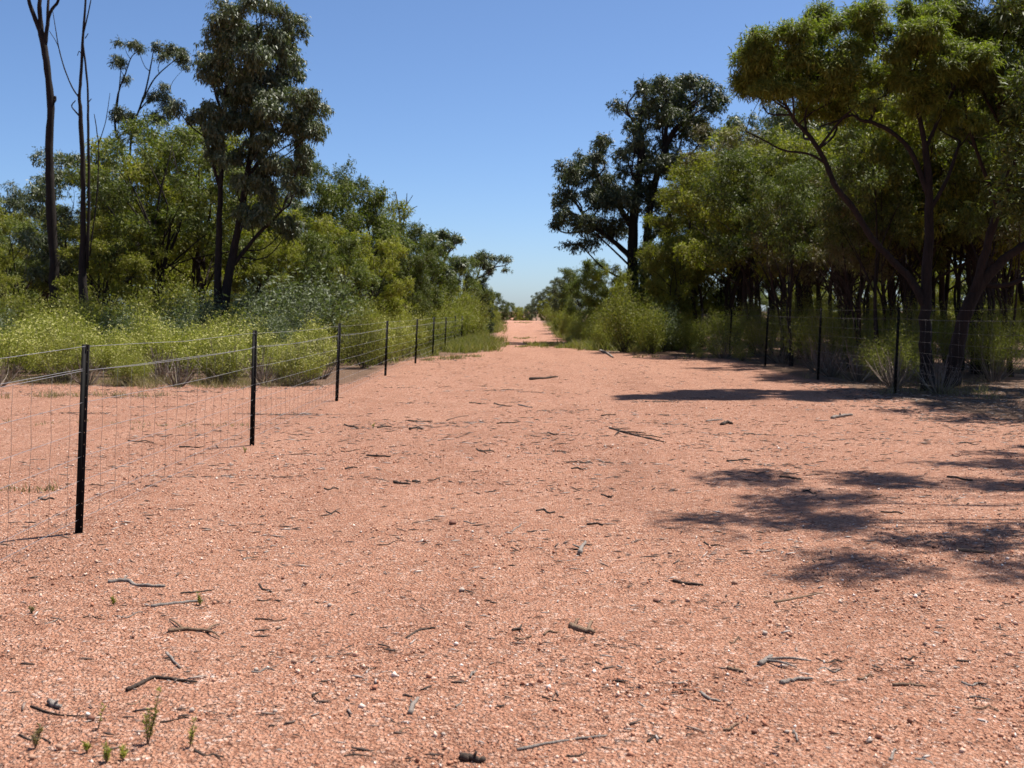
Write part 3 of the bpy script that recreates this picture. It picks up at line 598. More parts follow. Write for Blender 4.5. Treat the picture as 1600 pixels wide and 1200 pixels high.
for kind, x, d, top in [('D1', 1160, 72, 425), ('D1', 1215, 76, 425), ('D2', 1300, 78, 425), ('D1', 1340, 74, 420), ('D1', 1410, 72, 420), ('D2', 1505, 70, 415), ('D1', 1530, 64, 415), ('D2', 1620, 60, 410), ('D1', 1680, 54, 405), ('D1', 1260, 84, 430), ('D1', 1450, 84, 425), ('D1', 1570, 80, 425)]:
    n += 1; put(kind, x, d, top, 'distant low leafy tree deep behind the trees of the shaded fence', 'far low trees behind the shaded fence', n, 1.35)
put('C1', 756, 72, 428, 'narrow dark conical cypress pine beside the distant track', None, 77)
GR = 'trees behind the shaded fence'
LR = {'A': 'lumpy yellow-green acacia crowded behind the shaded fence', 'E': 'tall eucalypt standing deep behind the shaded fence', 'B': 'slender tree with long bare dark stems behind the shaded fence', 'D': 'low leafy tree filling the gloom behind the shaded fence'}
for kind, x, d, top, w in [
    ('A1', 1092, 46, 262, 0.95), ('E1', 1175, 58, 178, 0.9), ('E2', 1250, 55, 150, 0.9), ('E1', 1335, 50, 120, 0.95), ('E2', 1425, 44, 85, 0.95), ('A2', 1445, 27, 60, 0.8), ('A1', 1530, 27, 20, 0.8), ('B2', 1150, 46, 190, 1.1), ('A2', 1130, 45, 240, 1.0), ('A1', 1175, 40, 228, 0.95), ('A2', 1150, 50, 205, 1.0), ('A3', 1225, 38, 205, 0.95), ('A1', 1275, 37, 215, 0.95), ('A2', 1330, 35, 190, 0.95), ('A1', 1395, 34, 180, 0.9), ('A3', 1420, 28, 170, 0.8),
    ('A2', 1480, 33, 150, 0.95), ('A1', 1560, 32, 120, 0.95), ('A3', 1640, 30, 90, 1.0), ('E2', 1520, 40, 60, 1.0), ('E1', 1400, 44, 130, 1.0), ('E2', 1610, 44, 60, 1.0), ('E1', 1210, 56, 230, 1.0), ('E2', 1320, 52, 190, 1.0), ('A2', 1700, 28, 100, 1.0),
    ('B1', 1205, 39, 265, 1.0), ('B1', 1250, 36, 240, 1.0), ('B2', 1228, 34, 290, 1.0), ('B1', 1300, 33, 235, 0.9), ('B2', 1325, 30, 270, 0.9), ('B1', 1355, 32, 240, 0.9), ('B2', 1385, 29, 250, 0.9), ('B2', 1190, 44, 280, 1.0), ('B1', 1545, 25, 180, 0.8), ('B2', 1580, 26, 200, 0.9), ('B1', 1500, 29, 170, 0.9), ('B1', 1275, 41, 250, 1.0), ('B1', 1370, 26, 200, 0.8), ('B1', 1415, 27, 220, 0.8), ('B2', 1345, 27, 260, 0.8), ('B1', 1235, 31, 260, 0.8), ('B1', 1320, 38, 240, 0.9), ('B1', 1520, 27, 200, 0.8), ('B2', 1560, 29, 230, 0.8), ('B1', 1455, 30, 190, 0.9), ('B2', 1430, 33, 250, 0.9),
    ('D1', 1130, 52, 360, 1.0), ('D2', 1260, 68, 420, 1.2), ('D2', 1360, 66, 415, 1.2), ('D2', 1460, 60, 410, 1.2), ('D2', 1570, 56, 410, 1.2), ('D2', 1075, 48, 370, 0.8), ('D1', 1040, 50, 380, 0.8), ('D1', 1085, 60, 330, 1.0)]:
    n += 1; z = 0 if x < 1165 else 1 if x < 1345 else 2
    where = ('next to the tall dark tree', 'between the tall dark tree and the leaning acacia', 'behind the leaning and spreading acacias')[z]
    what = {'A': 'lumpy yellow-green acacia ', 'E': 'tall grey-green eucalypt ', 'D': 'low leafy tree in the gloom ', 'B': 'slender bare-stemmed tree with green top '}[kind[0]] if kind != 'B2' else 'spindly tree with brownish leaves '
    put(kind, x, d, top, what+where, what+where, n, w)
for kind, x, d, top in [('D1', 925, 60, 405), ('D2', 950, 50, 415), ('D2', 1045, 44, 372), ('D1', 1010, 54, 385)]:
    n += 1; put(kind, x, d, top, 'leafy dark bushy tree around the foot of the tall dark tree', 'bushy trees round the tall dark tree', n, 0.75)
# the acacia by the fence, to the right of the frame, whose crown dapples the open gravel
ot, oc, oh = gen_kind(120, 9.3, 3.8, 0.55, 3, 64, 0.48, 34000, 0.13, 0.030, 0.3, M['acacia_dark'], M['bark_brown'], up=0.3, stem_r=0.10)
plant('acacia_tree', K['A3'][0], K['A3'][1], (11.2, 18.6, 0), 'acacia beyond the spreading one, shading the litter at the fence foot', 'tree', None, 2.1, (1.12, 1.12, 1.15))
plant('acacia_tree', ot, oc, (7.8, 10.4, 0), 'tall acacia beside the shaded fence whose crown dapples the open gravel', 'tree', None, 0.9)

# ------------------------------------------------------------------ shrubs
def shrub_kind(seed, H, Wd_, n_stem, n_leaf, L, Wl, leaf, stemmat, upright=0.8, flowers=0, base=0.25, lump=9):
    rng = np.random.default_rng(seed); T = Tubes(); C = []; D = []; tips = []
    lc = rng.uniform(-1, 1, (lump, 3)); 
    for i in range(n_stem):
        a = rng.uniform(0, 2*np.pi); q = math.sqrt(rng.uniform(0, 1)); out = Wd_*q
        h = H*(1-0.42*q*q)*rng.uniform(0.70, 1.10)*(0.9+0.12*math.sin(3*a+seed))
        e = np.array([math.cos(a)*out, math.sin(a)*out, h]); b = np.array([math.cos(a)*out*.15, math.sin(a)*out*.15, -0.03])
        mid = b*(.45)+e*.55+np.array([0, 0, -0.08*H*q])+rng.normal(0, 0.03*H, 3)
        P = smooth_path([(*b, .010), (*mid, .006), (*e, .002)], 6); T.add(P[:, :3], P[:, 3], 3, False)
        m = n_leaf//n_stem; t = base+(1-base)*rng.uniform(0, 1, m)**0.5
        idx = np.clip(t*5, 0, 4.999); i0 = idx.astype(int); f = (idx-i0)[:, None]
        p = P[i0, :3]*(1-f)+P[i0+1, :3]*f
        p = p+rng.normal(0, 1, (m, 3))*(0.045+0.05*t[:, None])*H*0.75
        C.append(p); D.append(unit(rng.normal(0, 0.6, (m, 3))+np.array([0, 0, upright])+unit(e)*0.4)); tips.append(e)
    C = np.concatenate(C); D = np.concatenate(D); C[:, 2] = np.maximum(C[:, 2], 0.03)
    V, Q = leaf_quads(C, D, rand_dirs(rng, len(C))+unit(C*np.array([1, 1, .3]))*.5+np.array([0, 0, .6]), L*rng.uniform(.6, 1.3, len(C)), Wl*rng.uniform(.7, 1.3, len(C)))
    fm = mesh('foliage', V, Q, None, leaf); fl = None
    if flowers:
        tips = np.array(tips); w = rng.integers(0, len(tips), flowers)
        p = tips[w]+rng.normal(0, 0.075*H, (flowers, 3)); p[:, 2] += 0.02
        V, Q = leaf_quads(p, unit(rand_dirs(rng, flowers)*np.array([1, 1, .4])), rand_dirs(rng, flowers)+np.array([0, 0, 1.]), 0.042*rng.uniform(.6, 1.3, flowers), 0.036*rng.uniform(.6, 1.3, flowers))
        fl = mesh('flowers', V, Q, None, M['flower'])
    return T.mesh('stems', stemmat), fm, fl, H

SK = {}
for i in range(4): SK['Y%d' % i] = shrub_kind(200+i, 1.3, 0.66, 46, 7600, 0.06, 0.014, M['heath'], M['deadtwig'], 0.7, 1000-200*(i % 3), base=0.36)
for i in range(2): SK['G%d' % i] = shrub_kind(210+i, 1.7, 0.85, 34, 5200, 0.085, 0.022, M['greyleaf'], M['bark_grey'], 0.15)
for i in range(2): SK['F%d' % i] = shrub_kind(220+i, 1.9, 1.15, 50, 9000, 0.10, 0.010, M['olive'], M['deadtwig'], 0.4, base=0.4)
for i in range(2): SK['T%d' % i] = shrub_kind(230+i, 2.2, 1.0, 40, 6500, 0.11, 0.022, M['green'], M['bark_grey'], 0.4, base=0.12)
SK['N0'] = shrub_kind(240, 0.9, 0.5, 46, 260, 0.06, 0.008, M['deadtwig'], M['deadtwig'], 0.4)
SK['S0'] = shrub_kind(250, 0.7, 0.5, 26, 2200, 0.06, 0.010, M['heath'], M['deadtwig'], 0.7, 200)
SN = {'Y': 'flowering_shrub', 'G': 'broadleaf_shrub', 'F': 'feathery_shrub', 'T': 'leafy_bush', 'N': 'dead_shrub', 'S': 'low_shrub'}

def shrub(kind, X, Y, h, label, group, seed, wide=1.0):
    st, fo, fl, H = SK[kind]; rr = random.Random(seed); s = h/H
    r = empty(SN[kind[0]], (X, Y, float(gz(X, Y)))); r.rotation_euler = (0, 0, rr.uniform(0, 6.28)); r.scale = (s*wide, s*wide, s)
    tag(r, label, 'shrub' if kind[0] != 'T' else 'bush', group)
    obj('stems', st, r); obj('foliage', fo, r)
    if fl: obj('flowers', fl, r)['kind'] = 'stuff'
    return r

rr = random.Random(9); sd = 0
LY = 'yellow-flowering heath shrub in the thicket behind the sunny fence'; GY = 'flowering shrubs behind the sunny fence'
LF = 'yellow-flowering heath shrub on the outer edge of the thicket, facing the gravel'; GFr = 'flowering shrubs on the edge of the thicket'
row = 0
for Y0 in (23.8, 25.1, 26.5, 28.0, 29.6, 31.3):
    xl = -0.5*Y0-1.0
    x = xl+rr.uniform(0, .8)
    while x < -3.75-(0.6 if Y0 < 25 else 0):
        sd += 1
        h = rr.uniform(0.95, 1.4)+0.07*row
        k = rr.random()
        if row >= 3 and k < 0.22:
            shrub('G%d' % rr.randint(0, 1), x, Y0+rr.uniform(-.3, .3), h*1.15, 'grey-green broad-leaved shrub among the flowering shrubs', 'grey-green shrubs in the thicket', sd)
        elif row >= 2 and k > 0.8:
            shrub('T%d' % rr.randint(0, 1), x, Y0+rr.uniform(-.3, .3), h*1.1, 'fresh green leafy bush among the flowering shrubs', 'green bushes in the thicket', sd, 0.8)
        else:
            if rr.random() < (0.9 if row else 0.8): shrub('Y%d' % rr.randint(0, 3), x, Y0+rr.uniform(-.75, .6) if row < 2 else Y0+rr.uniform(-.35, .35), h*(rr.uniform(.55, 1.05) if row == 0 else rr.uniform(.8, 1.15)), *(((LF, GFr) if row == 0 else (LY, GY))), sd, rr.uniform(.85, 1.3))
        x += rr.uniform(1.1, 1.85)
    row += 1
for X, Y, h in ((-4.6, 24.4, .9), (-6.2, 24.3, 1.0), (-7.7, 24.5, .9), (-9.6, 24.4, 1.0), (-5.2, 23.4, .8), (-6.9, 23.1, .75), (-8.8, 23.2, .7), (-4.3, 25.2, .8), (-10.3, 22.4, .7)):
    sd += 1; shrub('N0', X, Y, h, 'leafless brown dead shrub at the edge of the flowering thicket', 'dead shrubs edging the thicket', sd, 1.3)
# behind the sunny fence further along
for X, Y, h, k in ((-3.9, 32.5, 1.5, 'Y1'), (-4.9, 33.5, 1.9, 'T0'), (-3.7, 35, 1.4, 'Y2'), (-4.7, 36.5, 2.1, 'T1'), (-3.6, 38.0, 1.5, 'Y0'), (-4.4, 40, 2.2, 'T0'), (-3.4, 41.5, 1.7, 'T1'), (-4.2, 44, 2.6, 'T1'), (-3.2, 46.5, 2.0, 'T0'),
                   (-3.4, 50, 2.6, 'T0'), (-2.7, 53, 2.2, 'T1'), (-2.9, 57, 2.8, 'T0'), (-2.2, 60, 2.2, 'T1'), (-2.4, 66, 2.6, 'T0'), (-2.0, 74, 2.2, 'T1'), (-1.8, 84, 2.0, 'T0'), (-1.6, 95, 1.6, 'T1'), (-6.3, 34, 2.3, 'G0'), (-7.6, 33.2, 2.4, 'G1'), (-5.9, 37, 2.4, 'T0'), (-9.5, 33, 2.2, 'G0'), (-11.5, 34, 2.4, 'T1'), (-13.2, 33.5, 2.3, 'T0'), (-15.2, 34, 2.6, 'T1'), (-10.6, 35.5, 2.7, 'T0')):
    sd += 1; g = {'Y': (LY, GY), 'T': ('leafy green bush against the trees behind the sunny fence', 'green bushes along the tree line'), 'G': ('pale grey-leaved shrub under the trees behind the flowering thicket', 'pale shrubs under the trees')}[k[0]]
    shrub(k, X, Y, h, g[0], g[1], sd, 0.95)
for X, Y, h in ((4.1, 40.5, 2.55), (5.0, 40.0, 1.8), (3.5, 43.0, 1.3)):
    sd += 1; shrub('T%d' % (sd % 2), X, Y, h, 'light green bush beside the narrow track below the dark tree', 'green bushes by the narrow track', sd, 0.85)
for X, Y, h in ((-11.7, 30.6, 1.9), (-12.7, 30.0, 1.8)):
    sd += 1; shrub('T%d' % (sd % 2), X, Y, h, 'green bush hiding the foot of the dead twin-stemmed tree', 'bushes at the foot of the dead tree', sd)
shrub('G1', -6.0, 31.8, 3.0, 'large round grey-green bush beside the dark trees', None, 401, 1.25)
# right of the track
for X, Y, h, k in ((3.7, 47, 1.7, 'T0'), (4.8, 44.5, 2.2, 'T1'), (5.6, 42, 1.9, 'G0'), (5.0, 41.2, 1.2, 'Y1'), (6.3, 40, 1.5, 'T1'), (3.7, 52, 1.6, 'T1'), (3.3, 57, 1.4, 'T0'), (4.5, 55, 3.0, 'T0'), (3.3, 64, 2.0, 'T1'), (3.4, 72, 2.0, 'T0'), (3.3, 82, 1.9, 'T1'), (3.2, 94, 1.6, 'T0'), (6.2, 46, 3.2, 'T1'), (5.3, 50, 3.2, 'T0'), (3.2, 49.5, 1.3, 'Y2'), (3.0, 60, 1.2, 'Y0')):
    sd += 1; g = {'Y': ('yellowish shrub where the shady trees meet the narrow track', 'yellowish shrubs by the narrow track'), 'T': ('light green bush beside the narrow track below the dark tree', 'green bushes by the narrow track'), 'G': ('grey-leaved bush at the end of the shaded fence', None)}[k[0]]
    shrub(k, X, Y, h, g[0], g[1], sd, 0.9)
for X, Y, h, k in ((7.9, 41, 1.9, 'F0'), (8.3, 37.5, 1.9, 'F1'), (7.9, 32.8, 1.8, 'F0'), (8.1, 28.6, 1.75, 'F1'), (8.9, 27.0, 1.6, 'F0'), (9.6, 31.5, 1.8, 'F0'), (9.4, 25.5, 1.7, 'F1'), (10.2, 28.6, 2.0, 'F0'), (8.1, 23.6, 1.3, 'F0'), (10.4, 24.2, 1.6, 'F1'), (11.6, 27, 1.9, 'F1'), (9.6, 36, 2.2, 'F1'), (11.4, 33, 2.2, 'F0'), (12.6, 30, 2.0, 'F0')):
    sd += 1; shrub(k, X, Y, h, 'feathery olive shrub growing behind the shaded fence', 'olive shrubs behind the shaded fence', sd, 1.0)
shrub('S0', 6.75, 35.8, 0.85, 'small yellow-green shrub on the gravel before the shaded fence', None, 501, 1.2)
for X, Y, h in ((6.1, 37.2, .45), (6.0, 35.4, .3), (6.9, 33.6, .5), (4.2, 38.6, .35)):
    sd += 1; shrub('S0', X, Y, h, 'tiny yellow-green tuft of shrub near the shaded fence foot', 'tiny shrubs near the shaded fence', sd)
for X, Y, h in ((7.6, 24.6, 1.0), (7.7, 22.6, .9), (7.7, 28, 1.0), (8.0, 21, .8), (7.5, 26.3, .9)):
    sd += 1; shrub('N0', X, Y, h, 'grey leafless brush at the foot of the shaded fence', 'dead brush along the shaded fence', sd, 1.2)

# ------------------------------------------------------------------ grass (uncountable)
def blades(rng, P, h, w, spread=0.5):
    n = len(P); D = unit(np.stack([rng.normal(0, spread, n), rng.normal(0, spread, n), np.ones(n)], 1))
    L = h*rng.uniform(.5, 1.2, n)
    a = rng.uniform(0, np.pi, n); S = np.stack([np.cos(a), np.sin(a), np.zeros(n)], 1)*w*0.5
    mid = P+D*L[:, None]*.55; tip = P+D*L[:, None]+np.stack([D[:, 0], D[:, 1], -0.25*np.ones(n)], 1)*L[:, None]*0.35
    V = np.stack([P-S, P+S, mid+S*.8, mid-S*.8, tip], 1).reshape(-1, 3)
    i = np.arange(n)[:, None]*5
    return V, i+np.array([[0, 1, 2, 3]]), i+np.array([[3, 2, 4]])
def grass(name, label, spots, mat, seed):
    rng = np.random.default_rng(seed); Ps = []; hs = []
    for x, y, rx, ry, n, h in spots:
        k = max(1, n//14)
        c = np.stack([rng.normal(x, rx*.6, k), rng.normal(y, ry*.6, k)], 1)
        p = np.repeat(c, 14, 0)+rng.normal(0, 0.05+0.12*h, (k*14, 2)); Ps.append(p); hs.append(np.full(len(p), h))
    P = np.concatenate(Ps); h = np.concatenate(hs); P3 = np.column_stack([P, gz(P[:, 0], P[:, 1])-0.01])
    V, Q, T = blades(rng, P3, h, 0.009+0.01*(P[:, 1:2] > 30)); o = obj(name, mesh(name, V, Q, T, mat)); tag(o, label, 'grass', kind='stuff')
rg = np.random.default_rng(8)
sp = [(rg.uniform(-2.9, -0.9), rg.uniform(41, 62), .5, 1.2, 420, .45) for _ in range(40)]
sp = [s for s in sp if s[0] < -3.0+2.3*float(sstep(33, 46, s[1]))+0.0]
sp += [(rg.uniform(3.0, 6.2), rg.uniform(42.5, 62), .5, 1.2, 420, .48) for _ in range(46)]
sp += [(rg.uniform(2.9, 4.5), rg.uniform(62, 100), .4, 2, 260, .5) for _ in range(22)]+[(rg.uniform(-2.2, -0.9), rg.uniform(62, 100), .4, 2, 260, .5) for _ in range(22)]
sp += [(1.3, 48, .5, .8, 320, .3), (1.0, 53, .8, 1.0, 200, .16), (0.6, 62, .8, 1.5, 160, .14), (1.2, 100, 1.2, 2.0, 260, .12), (2.5, 47, .4, 1.0, 300, .3), (-0.6, 48, .4, 1.5, 300, .3), (0.5, 47, .5, .8, 140, .15), (1.9, 46, .6, .6, 140, .15), (-2.9, 38, .3, 1.5, 300, .3), (-2.9, 42, .4, 1.5, 400, .4)]
sp += [(-4.2, 34, .8, 3, 600, .5), (-4, 40, .8, 3, 600, .5)]
grass('grass', 'long green grass fringing the narrow part of the track', sp, M['grass'], 12)
sp = [(rg.uniform(-11.8, -3.6), rg.uniform(22.4, 24.6), .5, .35, int(rg.uniform(20, 190)), rg.uniform(.12, .36)) for _ in range(34)]
sp += [(-7.0, 20.2, .8, .25, 240, .16), (-8.4, 20.0, .9, .25, 240, .16), (-5.6, 15.2, .9, .2, 120, .07), (-4.4, 15.1, .7, .2, 110, .07), (-4.3, 9.6, .25, .08, 60, .07), (-3.9, 9.5, .15, .06, 50, .08)]
sp += [(-1.9, 35.3, .5, .5, 200, .18), (-2.4, 34.5, .5, .5, 120, .12), (-1.5, 36.8, .5, .5, 160, .14), (5.9, 36, .8, .8, 120, .15), (4.6, 37, .8, .6, 90, .15)]
sp += [(rg.uniform(7.3, 9.5), rg.uniform(20, 30), .5, .6, 60, .3) for _ in range(22)]
grass('dry_grass', 'straw-coloured dry grass at the foot of the shrubs and fences', sp, M['drygrass'], 13)

# ------------------------------------------------------------------ litter (uncountable)
def make_litter():
    rng = np.random.default_rng(31); P = []
    def scat(n, x0, x1, y0, y1): P.append(np.stack([rng.uniform(x0, x1, n), rng.uniform(y0, y1, n)], 1))
    scat(2400, -3.5, 4.5, 3.4, 8); scat(2000, -5, 7, 8, 16); scat(1000, -6, 8, 16, 34); scat(4200, 5.8, 11.5, 13.5, 24); scat(500, -11, -3.5, 21.5, 24)
    for x, y, r, n in ((0.3, 4.7, .35, 70), (0.5, 5.1, .3, 50), (-1.75, 14.8, .6, 60), (0.0, 13.0, .5, 50), (1.9, 5.0, .4, 50), (-2.2, 35, .8, 160), (-5.5, 23.2, .9, 160), (-9.4, 21, .8, 100), (-1.9, 4.2, .3, 40)):
        P.append(rng.normal([x, y], [r, r*.6], (n, 2)))
    for _ in range(80):
        d = rng.uniform(4.2, 22); P.append(rng.normal([rng.uniform(-0.42, 0.42)*d, d], [rng.uniform(.2, .8), rng.uniform(.03, .12)], (int(rng.uniform(12, 60)), 2)))
    P = np.concatenate(P); P = P[P[:, 1] > 3.2]; n = len(P)
    a = rng.normal(0, 0.7, n); ln = np.exp(rng.normal(-3.65, 0.5, n))*np.clip(P[:, 1]/6, 0.9, 2.6); w = np.minimum(ln*rng.uniform(.06, .26, n), 0.012); t = w*.5
    ax = np.stack([np.cos(a), np.sin(a), rng.normal(0, .08, n)], 1); s = np.stack([-np.sin(a), np.cos(a), np.zeros(n)], 1); u = np.array([0, 0, 1.0])
    c = np.column_stack([P, gz(P[:, 0], P[:, 1])+t*.4+0.004])
    off = [(-1, -1, 0), (-1, 1, 0), (-.1, 0, 1), (1, .6, .1), (1, -.6, .1), (0, 0, -.8)]
    V = np.stack([c+ax*(o[0]*ln/2)[:, None]+s*(o[1]*w/2)[:, None]+u*(o[2]*t)[:, None] for o in off], 1)
    T = np.array([[0, 2, 1], [0, 4, 2], [4, 3, 2], [3, 1, 2], [0, 1, 5], [1, 3, 5], [3, 4, 5], [4, 0, 5]])
    F_ = (T[None]+np.arange(n)[:, None, None]*6).reshape(-1, 3)
    tag(obj('leaf_litter', mesh('leaf_litter', V.reshape(-1, 3), None, F_, M['litter'])), 'fragments of bark, twig and dead leaf scattered over the gravel', 'litter', kind='stuff')
make_litter()

# ------------------------------------------------------------------ sticks, stones, seedlings
SEED = [1000]
def stick(pts, w, mat, label, group=None, name='stick', forks=()):
    """a fallen stick lying on the ground along pixel points"""
    SEED[0] += 1; rng = np.random.default_rng(SEED[0])
    P = np.array([PG(*p) for p in pts]); d = P[:, 1].mean(); r = w/F*d/2
    if len(P) == 2: P = np.array([P[0], (P[0]*.55+P[1]*.45)+np.append(rng.normal(0, .05, 2)*np.linalg.norm(P[1]-P[0]), 0), P[1]])
    c = P[0].copy(); c[2] = float(gz(c[0], c[1]))
    rows = [(*(p-c), r*(1.05-0.5*i/(len(P)-1))) for i, p in enumerate(P)]
    S = smooth_path(rows, max(7, 4*len(rows))); S[:, 2] += r*.45+rng.uniform(-.1, .45, len(S))*r; S[:, 1] += rng.normal(0, .25, len(S))*r
    S[:, 3] = np.maximum(S[:, 3], r*.3)
    t = Tubes(); t.add(S[:, :3], S[:, 3], 7, True, 0.18, rng)
    for f0, fx, fy in forks:               # side shoots: position along, end pixel
        q = S[int(f0*(len(S)-1))]; e = PG(fx, fy)-c; e[2] += r
        m_ = (q[:3]+e)/2+np.array([0, 0, r*.8]); B = smooth_path([(*q[:3], r*.55), (*m_, r*.45), (*e, r*.25)], 6); t.add(B[:, :3], B[:, 3], 6, True, .15, rng)
    if not forks and len(pts) == 2 and w > 3:   # a broken knot
        q = S[len(S)//2]; t.add(np.stack([q[:3], q[:3]+np.array([rng.normal(0, 1), rng.normal(0, .6), 1.2])*r*1.3]), [r*.5, r*.3], 5)
    o = obj(name, t.mesh(name, mat), None, c); tag(o, label, 'stick', group); return o
G, D_, T_ = M['twig_grey'], M['twig_dark'], M['twig_tan']
stick([(168, 912), (198, 910), (215, 918), (258, 919)], 7, G, 'silver-grey crooked stick with a raised kink lying near the fence', forks=[(.3, 200, 905)])
stick([(236, 953), (275, 948), (317, 943)], 6.5, G, 'pale grey barkless stick half sunk in the gravel')
stick([(282, 930), (310, 928), (335, 924)], 3, D_, 'thin dark twig touching a dry tuft of grass')
stick([(262, 991), (295, 988), (330, 990)], 7, T_, 'tan root-like stick ending in a black splintered fork', forks=[(.97, 343, 980), (.97, 344, 1001), (.4, 265, 975)])
stick([(260, 1024), (270, 1035), (282, 1048)], 5, G, 'short grey stick pointing towards the seedling')
stick([(198, 1083), (215, 1076), (240, 1064), (270, 1067), (307, 1073)], 7, D_, 'dark elbow-shaped stick with a frayed thick end')
stick([(48, 1104), (85, 1118), (132, 1123)], 3.5, D_, 'long thin curved dark twig beside a grey stub')
stick([(77, 1100), (96, 1108)], 10, G, 'stubby grey broken piece of branch')
stick([(635, 999), (655, 986), (680, 982)], 5, D_, 'dark arched twig resting in a smooth patch of sand')
stick([(488, 1095), (499, 1089)], 4, D_, 'small dark twig bent like a hook', forks=[(.0, 500, 1108)])
stick([(641, 1121), (653, 1098)], 9, G, 'pale grey peg-like stick standing out endwise on the gravel')
stick([(808, 1176), (870, 1164), (948, 1155)], 5.5, G, 'longest straight grey stick on the foreground gravel')
stick([(720, 1189), (757, 1196)], 14, D_, 'thick black charred chunk of wood')
stick([(906, 860), (915, 842)], 8, G, 'pale grey stub of wood with a dark broken end')
stick([(1052, 906), (1074, 910), (1099, 912)], 5.5, D_, 'dark wavy twig on the gravel near the dappled shade')
stick([(1210, 939), (1245, 934), (1286, 926)], 5, T_, 'slender tan stick lying just below the dappled shade')
stick([(890, 984), (928, 994)], 11, T_, 'chunky tan piece of bark with curled splinters', forks=[(.2, 905, 975), (.8, 926, 978)])
stick([(1187, 1039), (1206, 1024)], 9, G, 'grey knuckle of wood with thin twigs trailing from it', forks=[(.5, 1268, 1035), (.4, 1245, 1046)])
stick([(1137, 1046), (1162, 1051)], 7, T_, 'short fat tan stick beside the grey knuckle of wood')
stick([(1220, 1069), (1245, 1063), (1270, 1062)], 7, G, 'pale flake of bark near the grey knuckle of wood', name='bark_flake')
stick([(1395, 1070), (1447, 1073)], 5.5, T_, 'straight reddish-brown stick on open gravel')
stick([(1495, 862), (1546, 868)], 6, T_, 'tan stick lying at the edge of the dappled shade')
stick([(828, 594), (850, 592), (871, 590)], 4.5, D_, 'black stick lying across the middle of the wide track')
stick([(1128, 664), (1136, 660), (1144, 662)], 6, D_, 'hunched dark chunk of wood below the long tree shadow')
stick([(1104, 658), (1128, 655)], 3.5, G, 'whitish stick just below the long tree shadow')
stick([(1300, 652), (1332, 648)], 6, G, 'pale grey log end lying in the long tree shadow', name='log')
stick([(952, 672), (985, 680), (1040, 694)], 3.5, D_, 'fallen leafless spray of dark twigs on the open gravel', forks=[(.2, 985, 672), (.4, 1010, 680), (.3, 960, 684), (.6, 1035, 687)], name='twig_spray')
stick([(938, 550), (958, 559)], 4, G, 'bleached branch lying at the grassy edge beside the narrow track')
stick([(573, 712), (610, 714)], 4, D_, 'straight black stick near the fence with smaller twigs about')
stick([(616, 752), (641, 755)], 5, D_, 'short thick black stick in the middle of the gravel', forks=())
GD, GG, GT = 'small dark twigs on the gravel', 'small grey twigs on the gravel', 'small tan twigs on the gravel'
